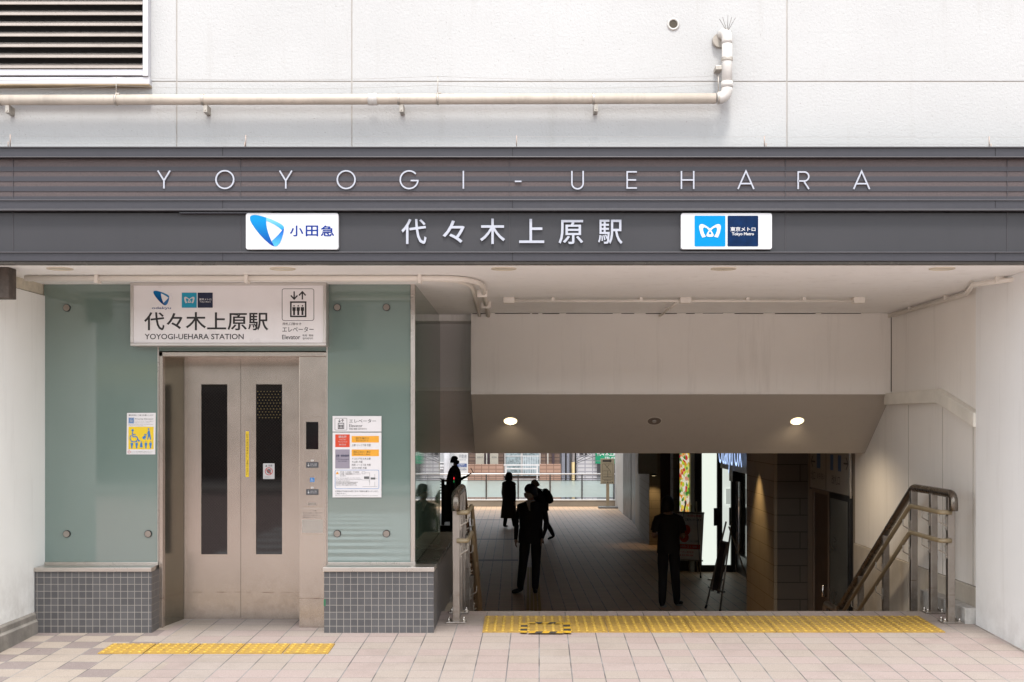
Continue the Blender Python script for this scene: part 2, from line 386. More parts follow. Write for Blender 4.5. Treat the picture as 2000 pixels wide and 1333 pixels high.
# ------------------------------------------------------------------ ground: pavement, steps, concourse, road
b = MB(); EDGE = 9.543
b.add([(-9,4.4,pave(4.4)),(9,4.4,pave(4.4)),(9,EDGE,pave(EDGE)),(-9,EDGE,pave(EDGE))], [(0,1,2,3)])
tag(b.build('pavement', PAVE), kind='structure')
b = MB()
n = 7; top = pave(EDGE); bot = low(11.7); rise = (top-bot)/n
b.box(-.66, 3.4, EDGE+.001, EDGE+.06, top-rise, top-.004)
for i in range(1, n): b.box(-.66, 3.4, EDGE+.3*(i-1)+.061 if i == 1 else EDGE+.3*(i-1), EDGE+.3*i, bot-.3, top-rise*i)
tag(b.build('steps', M('step_stone', (.26,.22,.19), .7, 0, .15, 10, bump=.2), bevel=.006), kind='structure')
b = MB(); y0 = EDGE+.3*(n-1)
b.add([(-6,y0,low(y0)),(9,y0,low(y0)),(9,49,low(49)),(-6,49,low(49))], [(0,1,2,3)])
tag(b.build('concourse_floor', PAVELOW), kind='structure')
b = MB()
for yy in (1016, 1054, 1095):                       # brown bands crossing the concourse floor
    Yb = 2.435/((yy-CY)/F-.018); x1 = X(1012, Yb)
    b.add([(-6,Yb-.16,low(Yb)+.005),(x1,Yb-.16,low(Yb-.16)+.005),(x1,Yb+.16,low(Yb+.16)+.005),(-6,Yb+.16,low(Yb)+.004)], [(0,1,2,3)])
tag(b.build('floor_bands', M('brown_tile', (.085,.055,.035), .5)), kind='structure')
b = MB(); b.box(-40, 40, -12, 4.38, -.6, -.28); tag(b.build('road', ROAD_PALE), kind='structure')
b = MB(); b.box(-40, 40, 4.22, 4.395, -.4, pave(4.4)-.002); tag(b.build('kerb', CONCL, bevel=.01), kind='structure')
b = MB()
for i in range(9): b.box(-4.2, -.6, -6+i*.95, -6+i*.95+.45, -.28, -.276)
tag(b.build('crosswalk', ROADW), kind='structure')
b = MB(); b.box(-40, 40, -17, -12, -.6, -.13); tag(b.build('far_pavement', CONCL), kind='structure')
b = MB(); b.box(-40, 40, 49.6, 90, -6, -4.2); tag(b.build('back_street', ROAD_PALE), kind='structure')
# guide bars in the concourse
b = MB()
for px in (1031, 1038.5, 1046, 1053.5):
    x = X(px, 19); b.box(x-.022, x+.022, 15, 24.5, low(20)-.02, low(20)+.0)
    vs_ = b.v[-8:]; b.v[-8:] = [(p[0]+(p[1]-19)*.004, p[1], low(p[1])+(.006 if p[2] > low(20)-.01 else -.01)) for p in vs_]
tag(b.build('guide_bars', TACT), 'yellow guiding bars running along the dark concourse floor', 'tactile paving')

# tactile blocks
def tactile_mesh():
    b = MB(); b.box(-.1475,.1475,-.1475,.1475,-.004,.005); b.mi = 1
    for i in range(5):
        for j in range(5):
            x = -.12+.06*i; y = -.12+.06*j; rg = []
            for r_, z_ in ((.0135,.005),(.0125,.0085),(.008,.0105)):
                rg.append([(x+r_*math.cos(2*math.pi*k/8), y+r_*math.sin(2*math.pi*k/8), z_) for k in range(8)])
            b.loft(rg)
    return b
tb = tactile_mesh().build('tactile_block', [TACT, M('tactile_stud', (.47,.30,.045), .5, 0, .2, 30)]); first = True
for row in range(2):
    for i in range(11):
        o = tb if first else tb.copy()
        if not first: COL.objects.link(o)
        first = False
        y = 8.74+.15+.3*row; o.location = (-.305+.15+.3*i, y, pave(y)+.0015); o.rotation_euler = (math.atan(PS), 0, 0)
        tag(o, 'yellow studded paving block, %s from the left in the %s row by the steps' % (ORD[i], 'front' if row == 0 else 'back'), 'tactile block', 'tactile blocks before the steps')
for i in range(5):
    o = tb.copy(); COL.objects.link(o); y = 8.057+.15; o.location = (-2.806+.152+.304*i, y, pave(y)+.0015)
    tag(o, 'yellow studded paving block, %s from the left in the row before the elevator door' % ORD[i], 'tactile block', 'tactile blocks before the elevator')
# hazard tape
t = thing('hazard_tape', 'yellow and black hazard tape stuck as a rectangle on the studded blocks', 'tape')
tp = MB()
def P3(px, py, h=.0135):
    Y = 1.7895/((py-CY)/F+PS); return (X(px,Y), Y, pave(Y)+h)
def tq(k, a, b_, c, d, h=.0135): tp.mi = k; tp.quad(P3(*a,h), P3(*b_,h), P3(*c,h), P3(*d,h))
def strip(p, q, wd, k, vert):
    for i in range(k):
        a, c = i/k, (i+1)/k
        A = (p[0]+(q[0]-p[0])*a, p[1]+(q[1]-p[1])*a); B = (p[0]+(q[0]-p[0])*c, p[1]+(q[1]-p[1])*c)
        if vert: pts = (A, (A[0]+wd,A[1]-.4), (B[0]+wd,B[1]+.4), B)
        else: pts = ((A[0]+2,A[1]), (B[0]+2,B[1]), (B[0]-2,B[1]+wd), (A[0]-2,A[1]+wd))
        tq(i%2, *pts)
strip((1018,1221), (1016,1239.5), 13, 5, True); strip((1099.5,1220), (1102,1240), 13.5, 5, True)
strip((1032,1219), (1099,1219.3), 2.6, 5, False); strip((1032,1237.2), (1101,1237.6), 3.2, 5, False)
tp.build('tape_outline', [M('tape_yellow', (.50,.29,.012), .5, 0, .2, 25), M('tape_black', (.03,.028,.026), .6)], t)

# ------------------------------------------------------------------ station building
st = thing('station_building', 'white stuccoed station front with a deep covered entrance', 'building')
WY = 8.0
b = MB(); g = .0035
cols = [-400, 345, 687, 1537, 2400]; rows = [-520, 160, 330]
for i in range(4):
    for j in range(2): b.box(X(cols[i],WY)+g, X(cols[i+1],WY)-g, WY, WY+.1, Z(rows[j+1],WY)+g, Z(rows[j],WY)-g)
b.build('upper_wall', STUCCO, st, bevel=.003)
b = MB(); b.box(-5.2, 5.2, WY+.004, 12.3, 2.52, 5.9); b.build('wall_core', M('joint_sealant', (.34,.315,.285), .8), st)
b = MB(); b.box(-9, 9, 13.7, 43, 1.2, 5.9); b.build('upper_floor', BULK, st)
b = MB(); b.box(-3.6, 3.45, 7.752, 12.38, 2.5, 2.515); b.build('portico_ceiling', CEIL, st)
b = MB(); b.prism([(11.26,2.499),(11.26,1.759),(12.14,1.198),(13.69,1.198),(13.69,2.499)], 0, -.493, 3.40); b.build('bulkhead', BULK, st)
b = MB(); o_ = (-.0035*.5376, -.0035*.8432); b.prism([(11.262+o_[0],1.7555+o_[1]),(12.138+o_[0],1.197+o_[1]),(12.138,1.197),(11.262,1.7555)], 0, -.491, 3.358); b.build('soffit_panel', SOFF, st)  # thin facing on the slope, darker than the bulkhead
b = MB(); b.box(-.494, 3.36, 11.245, 11.262, 1.755, 1.775); b.build('bulkhead_trim', BULK, st, bevel=.003)
b = MB(); b.prism([(11.75,2.53),(11.75,1.834),(12.77,1.182),(14.1,1.182),(14.1,2.53)], 0, -3.7, -.495); b.build('rear_bulkhead', CEIL, st)
MB().box(-.83, -.495, 11.735, 11.752, 1.80, 1.834).build('rear_trim', BULK, st); MB().box(-.83, -.495, 11.4, 11.749, 2.44, 2.499).build('lowered_ceiling', CEIL, st)
# left pier
b = MB(); b.box(-9, -3.487, 7.86, 8.98, -.25, 2.418); b.build('left_pier', WHITE_L, st, bevel=.004)
b = MB(); b.box(-9, -3.50, 7.86, 8.98, 2.424, 2.5); b.build('pier_beam', M('beam_cream', (.55,.50,.40), .8, 0, .2, 12, bump=.2), st)
b = MB(); b.prism([(-9,-.4),(-3.455,-.4),(-3.455,.085),(-3.470,.097),(-3.470,.135),(-3.485,.15),(-9,.15)], 1, 7.84, 8.73); b.build('pier_plinth', CONC, st, bevel=.004)
b = MB(); b.box(-3.70, -3.33, 7.93, 8.05, 2.30, 2.498); o = b.build('beam_end', RUST, st, bevel=.004)
# right side
b = MB(); b.box(3.315, 9, 7.86, 9.04, -.3, 2.5); b.build('right_pier', WHITE_R, st, bevel=.006)
b = MB(); b.box(3.36, 9, 9.0401, 12.5, .275, 2.5); b.build('stair_wall', BULK, st)
b = MB(); b.box(3.345, 9, 9.0401, 12.5, -1.6, .27); b.build('stair_plinth', M('plinth_paint', (.50,.45,.38), .8, 0, .12, 5, streak=.2), st, bevel=.006)
for yy in (9.86, 10.62):
    pass
b = MB(); b.prism([(9.04,1.46),(9.04,1.567),(9.87,1.767),(11.3,1.765),(11.3,1.66),(9.87,1.655)], 0, 3.30, 3.362); b.build('wall_band', M('band_paint', (.72,.69,.62), .6), st, bevel=.006)
b = MB()
for yy, za, zb in ((9.2,.28,1.5),(9.87,.28,1.65),(10.75,.28,1.65)): b.box(3.357, 3.3601, yy, yy+.01, za, zb)
b.build('panel_joint', M('joint_line', (.45,.42,.37), .8), st)
b = MB(); b.box(3.245, 3.344, 9.055, 10.1, -.1, .128); b.build('stair_kerb', CONCL, st, bevel=.008)
b = MB(); rr_ = random.Random(3); x = -.48
while x < 3.05:
    l_ = rr_.uniform(.05,.5); b.box(x, min(x+l_,3.08), 11.256, 11.27, 2.4975-rr_.uniform(.002,.006), 2.4995); x += l_+rr_.uniform(.01,.12)
b.box(3.354, 3.3605, 11.2535, 11.2605, 1.78, 2.46); b.build('sealant_crack', M('crack_dark', (.06,.05,.04), .9), st)
# wall past the stairs and the seals of the concourse
b = MB(); b.box(3.36, 9, 12.5, 14.6, -1.6, 1.2); b.build('concourse_wall', M('wall_taupe', (.25,.215,.18), .7, 0, .1, 3), st)
b = MB(); b.box(-9, -3.6, 11.75, 43, -2.2, 1.3); b.box(6, 9, 14.6, 43, -2.2, 1.3); b.build('side_wall', M('wall_far', (.22,.19,.16), .8), st)
b = MB(); b.box(-.655, -.60, 9.6, 11.6, -1.6, -.02)
b.build('stair_string', CONC, st)
# elevator shaft body closing the space behind the glass
b = MB(); b.box(-3.6, -.90, 9.6, 11.74, -1.4, 2.5); b.build('shaft', M('shaft_dark', (.10,.11,.10), .8), st)

# fascia
fa = thing('entrance_fascia', 'dark grey fascia of rails and striped granite running above the entrance', 'fascia')
FY = 7.70; PY_ = FY+.032
def rail(py0, py1, Y, d, bb): bb.box(-5.5, 5.5, Y, Y+d, Z(py1,Y), Z(py0,Y))
b = MB()
for a, c in ((288,306.5),(391.5,408),(493.5,510.5)): rail(a, c, FY, .25, b)
b.build('rail', GREY, fa, bevel=.003)
b = MB()
for a, c, dy in ((286.5,288.6,-.012),(305.6,307.6,-.012),(389.8,392.0,-.008),(407.6,411.5,-.014),(492,494,-.01)): rail(a, c, FY+dy, .05, b)
b.build('rail_lip', M('lip_grey', (.07,.066,.07), .35, .3, .1), fa, bevel=.001)
b = MB()
for x in (435, 1001, 1944): 
    for a, c in ((288.6,305.6),(392,407.6),(494,510.5)): b.box(X(x,FY)-.0015, X(x,FY)+.0015, FY-.0015, FY+.01, Z(c,FY), Z(a,FY))
b.build('rail_joint', BLACKM, fa)
b = MB(); rail(311.5, 392, PY_, .03, b); b.build('granite_panel', GRAN, fa)
b = MB()
for a, c in ((326,335),(345,354.5),(364.5,374),(384,391)): rail(a, c, PY_-.004, .02, b)
b.build('grey_stripe', GREY, fa)
b = MB()
for x in (26, 470, 995, 1534, 1967): b.box(X(x,PY_)-.0014, X(x,PY_)+.0014, PY_-.006, PY_+.01, Z(391,PY_), Z(307,PY_)); b.box(X(x,PY_)-.0014, X(x,PY_)+.0014, PY_-.003, PY_+.01, Z(493,PY_), Z(411,PY_))
b.build('panel_joint', M('joint_dark', (.05,.045,.05), .7), fa)
b = MB(); rail(416, 495, PY_, .03, b); b.build('lower_panel', GREY2, fa)
b = MB(); b.box(-5.5, 5.5, PY_+.10, WY, 2.52, Z(290,FY)); b.build('shadow_gap_core', BLACKM, fa)  # coloured black to deepen the shadow gaps under the rails
b = MB(); rail(510.6, 517.5, FY+.012, .04, b); b.build('drip_trim', M('drip_bronze', (.06,.05,.042), .25, .6, .2), fa, bevel=.002)
b = MB(); b.box(-5.5, 5.5, FY+.02, WY, Z(289,FY), Z(288,FY)); b.build('top_flashing', GREY, fa)
b = MB(); b.box(X(350,FY), X(528,FY), FY+.002, FY+.06, Z(417,FY), Z(414,FY)); b.build('loose_strip', GREY, fa)

# fascia lettering: geometric capitals drawn as strokes
LY = PY_-.014
sg = thing('lettering_sign', 'pale widely spaced capital letters YOYOGI-UEHARA on the striped fascia', 'sign')
def letter(ch, cx):
    t_, bt = 333.5+.0009*(cx-320), 368.5+.0009*(cx-320); m_ = (t_+bt)/2; w_ = 2.75; L = []
    if ch == 'Y': L = [[(cx-12,t_),(cx,m_+2),(cx,bt)],[(cx,m_+2),(cx+12,t_)]]
    if ch == 'O': L = [[(a,c) for a, c in arc((cx,m_),17.3,0,360,40)][:-1]]
    if ch == 'G': L = [arc((cx,m_),17.3,42,350,36)+[(cx+17,m_+1.6),(cx+3,m_+1.6)]]
    if ch == 'I': L = [[(cx,t_),(cx,bt)]]
    if ch == '-': L = [[(cx-6.5,m_+3),(cx+6.5,m_+3)]]
    if ch == 'U': L = [[(cx-11,t_)]+arc((cx,bt-11),11,180,360,16)+[(cx+11,t_)]]
    if ch == 'E': L = [[(cx+10,t_+1.7),(cx-9,t_+1.7),(cx-9,bt-1.7),(cx+10,bt-1.7)],[(cx-9,m_),(cx+8.5,m_)]]
    if ch == 'H': L = [[(cx-12,t_),(cx-12,bt)],[(cx+12,t_),(cx+12,bt)],[(cx-12,m_),(cx+12,m_)]]
    if ch == 'A': L = [[(cx-15.5,bt),(cx,t_),(cx+15.5,bt)],[(cx-10,bt-10.5),(cx+10,bt-10.5)]]
    if ch == 'R': L = [[(cx-10,bt),(cx-10,t_+1.7)]+arc((cx+2,t_+10.5),8.8,90,-90,12)+[(cx-10,t_+19.3)],[(cx+1,t_+19.3),(cx+11,bt)]]
    b = MB()
    for k, p in enumerate(L): b.ribbon(p, w_, LY-.0006*k, .011, closed=(ch == 'O'))
    return b
for ch, cx in zip('YOYOGI-UEHARA', (320,439,558,676,799,905,1012,1128,1234,1343,1457,1569,1683)):
    letter(ch, cx).build('letter', LETTER, sg)
sg = thing('lettering_sign', 'white raised characters of the station name in the middle of the fascia', 'sign')
for ch, cx, w_, a, c in (('代',808.5,49,428,477),('々',886,43,431,475),('木',962,49,427.5,477),('上',1038.5,49,428,475),('原',1115,48,430,477),('駅',1192,48,429.5,477)):
    MB().ptext(ch, cx-w_/2, a, cx+w_/2, c, LY, bold=.008, d=.010).build('character', LETTER, sg)

def emblem(parent, f, Y, m1, m2, m3, nm='emblem'):     # curved ribbon triangle; f maps emblem coordinates to photo pixels
    A = [(255,235),(262,207),(290,190),(340,183),(400,190),(470,207),(545,230),(545,290),(548,360),(560,430),(580,500),(605,570),(640,655),(690,742),(650,730),(600,695),(520,625),(430,530),(350,430),(290,340),(262,285)]
    B = [(547,230),(640,262),(740,308),(815,350),(850,380),(858,405),(850,430),(828,455),(760,400),(690,355),(610,315),(547,288)]
    C = [(859,407),(856,470),(845,530),(820,610),(790,680),(750,725),(715,742),(692,742),(662,695),(643,645),(700,595),(760,535),(810,475),(829,457),(851,431)]
    e = MB()
    for i, q in enumerate((A,B,C)): e.mi = i; e.poly([f(p) for p in q], Y-.0003*i)
    return e.build(nm, [m1,m2,m3], parent)
def metro_mark(b, f, Y):
    Lh = [(560,587),(530,520),(510,440),(505,390),(520,355),(550,345),(590,355),(650,390),(698,428),(690,466),(640,420),(595,402),(575,415),(572,450),(590,510),(625,570)]
    b.poly([f(p) for p in Lh], Y); b.poly([f((1396-p[0],p[1])) for p in Lh[::-1]], Y)
    out = [(698,432),(720,460),(748,505),(765,545),(750,567),(698,573),(646,567),(631,545),(648,505),(676,460)]
    inn = [(698,472),(706,484),(720,508),(724,519),(716,528),(698,530),(680,528),(672,519),(676,508),(690,484)]
    n = len(out); o = [f(p) for p in out]; i_ = [f(p) for p in inn]
    for k in range(n): b.poly([o[k], o[(k+1)%n], i_[(k+1)%n], i_[k]], Y-.0004)

SY = PY_-.032
s1 = thing('logo_sign', 'white plate with a blue ribbon emblem and blue characters on the fascia', 'sign')
MB().poly(rrect(480,416.5,661,488,4.5), SY, .034).build('plate', WPLATE, s1, bevel=.003)
f1 = lambda p: (460+p[0]/9.09, 400+p[1]/9.09)
emblem(s1, f1, SY-.0012, m_grad('emblem_blue', (0,.035,.24), (0,.20,.46), Z(478,SY), Z(430,SY)), m_grad('emblem_cyan', (0,.23,.55), (.16,.42,.66), Z(450,SY), Z(428,SY)), m_grad('emblem_deep', (.07,.36,.62), (0,.07,.38), Z(481,SY), Z(450,SY)))
bb = MB()
for ch, a, c in (('小',566,592.5),('田',597,621.5),('急',626,653)): bb.ptext(ch, a, 440.8, c, 462, SY-.0012, bold=.018)
bb.build('lettering', BLUE, s1)
s2 = thing('logo_sign', 'white plate with a pale blue square and a navy square on the fascia', 'sign')
MB().poly(rrect(1330,416.5,1508,487.5,4.5), SY, .034).build('plate', WPLATE, s2, bevel=.003)
f2 = lambda p: (1310+p[0]/9.09, 400+p[1]/9.09)
MB().poly(rrect(1356.5,421.8,1416.8,481.8,2.2), SY-.001, .0008).build('blue_square', CYAN, s2)
MB().poly(rrect(1421,421.8,1481,481.8,2.2), SY-.001, .0008).build('navy_square', NAVY, s2)
bb = MB(); metro_mark(bb, f2, SY-.0022); bb.build('mark', WPLATE, s2)
bb = MB(); bb.ptext('東京メトロ', 1426.5, 443.6, 1475.5, 452.3, SY-.002, bold=.016); bb.ptext('Tokyo Metro', 1429.5, 454.3, 1472.5, 461.8, SY-.002, bold=.02); bb.build('lettering', WPLATE, s2)

# ------------------------------------------------------------------ louvre, pipe, wires on the upper wall
lv = thing('louvre_vent', 'large white louvred vent grille at the top corner of the wall', 'vent')
VY = WY-.06
b = MB(); b.box(X(-160,VY), X(291,VY), VY+.01, WY+.001, Z(164,VY), Z(150,VY))
b.box(X(278.5,VY), X(289,VY), VY, WY+.001, Z(149,VY), Z(-160,VY)); b.box(X(-160,VY), X(278.5,VY), VY+.006, WY+.001, Z(147,VY), Z(135,VY))
b.build('frame', M('aluminium_white', (.46,.455,.475), .4, .1, .05), lv, bevel=.003)
b = MB(); b.box(X(-160,VY), X(291.5,VY), VY-.01, WY, Z(168,VY), Z(164.5,VY)); b.build('sill', M('sill_beige', (.25,.19,.12), .7, 0, .2, 8), lv, bevel=.002)
b = MB(); b.box(X(-160,VY), X(278.5,VY), WY-.004, WY-.001, Z(149,VY), Z(-160,VY)); b.build('backing', BLACKM, lv)
b0 = MB(); zc = 0; d_ = .055; xa, xb_ = X(-160,VY), X(278.4,VY)
b0.prism([(VY,0),(VY,.014),(VY+.006,.014),(VY+.050,.044),(VY+.053,.039),(VY+.010,.006),(VY+.010,0)], 0, xa, xb_)
slat = None
for k in range(14):
    py = 133.5-20.8*k
    if slat is None: slat = b0.build('slat', M('aluminium_slat', (.36,.315,.28), .45, .2, .08, 3, streak=.3), lv); o = slat
    else: o = slat.copy(); COL.objects.link(o)
    o.location = (0, 0, Z(py,VY))

pp = thing('drain_pipe', 'cream drainage pipe running along the wall and turning up at its end', 'pipe')
QY = 7.912; r_ = .0335
pz = lambda px: Z(196-.0022*px, QY)
def bend(p0, p1, p2, n=8): return [tuple((1-t)**2*a+2*t*(1-t)*b_+t*t*c for a, b_, c in zip(p0,p1,p2)) for t in [i/n for i in range(n+1)]]
xe = X(1420,QY); ze = pz(1420)
MB().tube([(X(-150,QY),QY,pz(-150)), (X(1398,QY),QY,pz(1398))], r_, 20).build('run', PIPE, pp)
MB().tube(bend((X(1400,QY),QY,ze), (xe,QY,ze), (xe,QY,Z(172,QY))), r_*1.1, 20).build('elbow', PVCW, pp)
MB().tube([(xe,QY,Z(176,QY)),(xe,QY,Z(78,QY))], r_, 20).build('riser', PVCW, pp)
MB().tube([(xe,QY,Z(86,QY))]+bend((xe,QY,Z(80,QY)), (xe,QY,Z(58,QY)), (xe-.02,WY-.01,Z(62,QY))), r_*1.03, 20).build('top_elbow', PVCW, pp)
b = MB(); b.tube([(xe-.04,WY-.002,Z(74,QY)),(xe-.036,WY-.02,Z(73,QY))], .047, 18); b.build('flange', M('mortar_patch', (.30,.27,.235), .9, 0, .2, 20), pp)
MB().tube([(X(719,QY),QY,pz(720)),(X(737,QY),QY,pz(736))], r_*1.16, 20).build('coupling', PVCW, pp)
MB().tube([(xe,QY,Z(160,QY)),(xe,QY,Z(172,QY))], r_*1.14, 20).build('collar', PVCW, pp)
for px in (14, 401, 784, 1164):
    b = MB(); xx = X(px-5,QY) if px > 20 else X(0,QY); b.tube([(xx-.008,QY,pz(px)),(xx+.010,QY,pz(px))], r_*1.1, 18)
    b.box(X(px-4,QY), X(px+4,QY), QY-.004, WY+.001, pz(px)-.082, pz(px)-.03); b.cyl((X(px,QY),QY-.004,pz(px)-.068), 1, .006, -.006, 8); b.build('bracket', BRACK, pp, bevel=.002)
b = MB(); b.tube([(xe,QY,Z(113,QY)),(xe,QY,Z(120,QY))], r_*1.12, 18); b.box(X(1398,QY), X(1411,QY), QY+.0, WY, Z(136,QY), Z(128,QY)); b.build('bracket', BRACK, pp, bevel=.002)
bs_ = MB()
for a in (-32,-18,2,20,34): bs_.tube([(xe,QY-.01,Z(64,QY)),(xe+.09*math.sin(R(a)),QY-.01+.02*math.cos(a),Z(64,QY)+.105*math.cos(R(a)))], .0018, 5)
bs_.build('bird_spikes', M('spike_grey', (.12,.11,.10), .5, .3), pp)
bw = thing('bird_wire', 'thin bird wire strung on short pins clamped to the drainage pipe', 'wire')
pins = (227, 855, 1403)
for px in pins:
    b = MB(); b.tube([(X(px-2,QY),QY,pz(px)),(X(px+2,QY),QY,pz(px))], r_*1.12, 18); b.box(X(px-1,QY), X(px+7,QY), QY-.012, QY+.012, pz(px)+.034, pz(px)+.043); b.build('clamp', BRACK, bw)
    MB().tube([(X(px,QY),QY,pz(px)+.03),(X(px,QY),QY,pz(px)+.147)], .0028, 6).build('pin', BRACK, bw)
for dz in (.147, .09):
    b = MB(); ends = [-300]+list(pins)
    for a, c in zip(ends, ends[1:]):
        pts = []
        for i in range(13):
            u = i/12; px = a+(c-a)*u; pts.append((X(px,QY), QY-.002, pz(px)+dz-.022*4*u*(1-u)))
        b.tube(pts, .0009, 4)
    b.build('strand', M('wire_grey', (.3,.28,.26), .5, .5), bw)
bw = thing('bird_wire', 'low bird wire on upright pins along the top of the fascia', 'wire')
BY = 7.8
b = MB()
for px in (20, 480, 1009, 1493, 1932): b.tube([(X(px,BY),BY,Z(290,BY)),(X(px,BY),BY,Z(263+.002*px,BY))], .0035, 6)
for px in (12, 476, 1498, 1939): b.tube([(X(px,BY),BY+.03,Z(290,BY)),(X(px,BY),BY+.03,Z(275+.002*px,BY))], .0035, 6)
b.build('pin', M('pin_bronze', (.34,.27,.23), .5, .4), bw)
b = MB(); b.tube([(-5.5,BY,Z(265.5,BY)),(5.5,BY,Z(269,BY))], .0008, 4); b.tube([(-5.5,BY+.03,Z(277,BY)),(5.5,BY+.03,Z(281,BY))], .0008, 4); b.build('strand', M('wire_pale', (.45,.41,.38), .5, .4), bw)
wp = thing('weep_pipe', 'small round overflow pipe end set in the white wall', 'pipe')
c = (X(1315,WY), WY, Z(48,WY))
b = MB(); rg = []
for rr, yy in ((.040,WY+.0),(.040,WY-.006),(.033,WY-.010),(.027,WY-.006),(.026,WY+.05)):
    rg.append([(c[0]+rr*math.cos(2*math.pi*k/28), yy, c[2]+rr*math.sin(2*math.pi*k/28)) for k in range(28)])
b.loft(rg, cap=False); b.build('collar', M('collar_grey', (.48,.46,.43), .6, .2), wp)
MB().tube([(c[0],WY-.003,c[2]),(c[0],WY-.001,c[2])], .0262, 24).build('opening', M('hole_brown', (.06,.05,.035), .9), wp)

# ------------------------------------------------------------------ portico ceiling fittings
dl = thing('ceiling_downlight', 'x', 'ceiling light', 'unlit downlights along the portico ceiling')
b = MB(); rg = []
for rr, zz in ((.083,2.5005),(.083,2.494),(.072,2.492),(.066,2.5)): rg.append([(rr*math.cos(2*math.pi*k/28), rr*math.sin(2*math.pi*k/28), zz-2.5) for k in range(28)])
b.loft(rg, cap=False); b.build('trim_ring', M('lamp_cream', (.60,.54,.44), .5), dl)
b = MB(); b.tube([(0,0,-.001),(0,0,-.003)], .068, 24); b.build('diffuser', M('lamp_glass_off', (.58,.53,.43), .3), dl)
for i, px in enumerate((117, 552, 984, 1413, 1840)):
    loc = (X(px,8.01), 8.01, 2.5)
    lab = 'unlit round ceiling downlight, %s from the left of the five behind the fascia' % ORD[i]
    if i == 0: dl.location = loc; dl['label'] = lab
    else: dup(dl, loc, lab)
def clip(b, x, y, ax, r=.026):
    if ax == 0: b.box(x-.012, x+.012, y-r-.004, y+r+.02, 2.5-2*r-.004, 2.4995)
    else: b.box(x-r-.004, x+r+.02, y-.012, y+.012, 2.5-2*r-.004, 2.4995)
cd = thing('conduit', 'cream twin conduit over the elevator bending back to the bulkhead', 'conduit')
CP = M('conduit_paint', (.72,.68,.62), .55, 0, .06)
zz = 2.477; yy = 8.36
MB().tube([(-3.40,yy,zz),(-.62,yy,zz)]+bend((-.60,yy,zz),(-.30,yy,zz),(-.305,yy+.55,zz),10)+[(-.335,11.25,zz)], .019, 14).build('tube', CP, cd)
MB().tube([(-3.40,yy+.05,zz),(-.70,yy+.05,zz)]+bend((-.68,yy+.05,zz),(-.385,yy+.05,zz),(-.385,yy+.6,zz),10)+[(-.415,11.25,zz)], .016, 14).build('tube', CP, cd)
for px in (190, 482, 820): b = MB(); clip(b, X(px,yy), yy, 0); b.build('clip', CP, cd, bevel=.002)
for y_ in (9.3, 10.2): b = MB(); clip(b, -.33, y_, 1); b.build('clip', CP, cd, bevel=.002)
cd = thing('conduit', 'straight cream conduit with three junction boxes along the middle ceiling', 'conduit')
yy = 9.86; zz = 2.472
MB().tube([(X(990,yy),yy,zz),(X(1690,yy),yy,zz)], .011, 10).build('tube', CP, cd)
MB().tube([(X(1326,yy),yy,zz),(X(1326,yy),11.25,zz)], .011, 10).build('branch_tube', CP, cd)
for px in (994, 1338, 1676): MB().box(X(px-11,yy), X(px+11,yy), yy-.05, yy+.05, 2.452, 2.4995).build('junction_box', CP, cd, bevel=.006)
for px in (1080, 1252, 1460, 1570): b = MB(); clip(b, X(px,yy), yy, 0, .013); b.build('clip', CP, cd)
b = MB(); clip(b, X(1326,yy), 10.7, 1, .013); b.build('clip', CP, cd)
cd = thing('conduit', 'cream conduit zigzagging along the top of the stair wall', 'conduit')
MB().tube([(3.325,11.2,2.468),(3.335,9.28,2.468),(3.16,8.66,2.468),(3.36,8.28,2.468)], .017, 12).build('tube', CP, cd)
for x_, y_ in ((3.33,10.6),(3.33,9.7),(3.26,8.46)): b = MB(); clip(b, x_, y_, 1, .018); b.build('clip', CP, cd)
# soffit downlights
LAMP = M('lamp_lit', (1,.95,.85), .5, 0, 0, emit=(1,.80,.45), es=.8); LAMPOFF = M('lamp_off', (.16,.13,.11), .4)
sy, sz = 11.64, Z(821.3, 11.64)-.004; ang = math.atan2(.561,.88)
def soffit_light(lit, px, lab):
    t = thing('soffit_downlight', lab, 'ceiling light', 'round lights in the sloping soffit', (X(px,sy), sy, sz))
    t.rotation_euler = (-ang, 0, 0)
    b = MB(); rg = []
    for rr, z_ in ((.074,.002),(.073,-.006),(.064,-.006),(.060,.0)): rg.append([(rr*math.cos(2*math.pi*k/28), rr*math.sin(2*math.pi*k/28), z_) for k in range(28)])
    b.loft(rg, cap=False); b.build('trim_ring', M('lamp_trim', (.55,.5,.43), .5), t)
    b = MB(); b.tube([(0,0,-.001),(0,0,-.0045)], .0635, 28); b.build('lens', LAMP if lit else LAMPOFF, t)
    if lit:
        l = bpy.data.lights.new('lamp_beam', 'SPOT'); l.energy = 16; l.color = (1,.80,.56); l.spot_size = R(150); l.spot_blend = .7; l.shadow_soft_size = .06
        lo_ = bpy.data.objects.new('lamp_beam', l); COL.objects.link(lo_); lo_.parent = t; lo_.location = (0,0,-.02); lo_.rotation_euler = (ang, 0, 0)
    if not lit: MB().ellip((0,0,-.006), .022, .022, .016).build('bulb', M('bulb_off', (.3,.27,.24), .3), t)
soffit_light(True, 997, 'lit round light in the sloping soffit, the one nearer the elevator')
soffit_light(False, 1278, 'unlit middle round light in the sloping soffit between two lit ones')
soffit_light(True, 1557, 'lit round light in the sloping soffit, the one nearer the right stair wall')

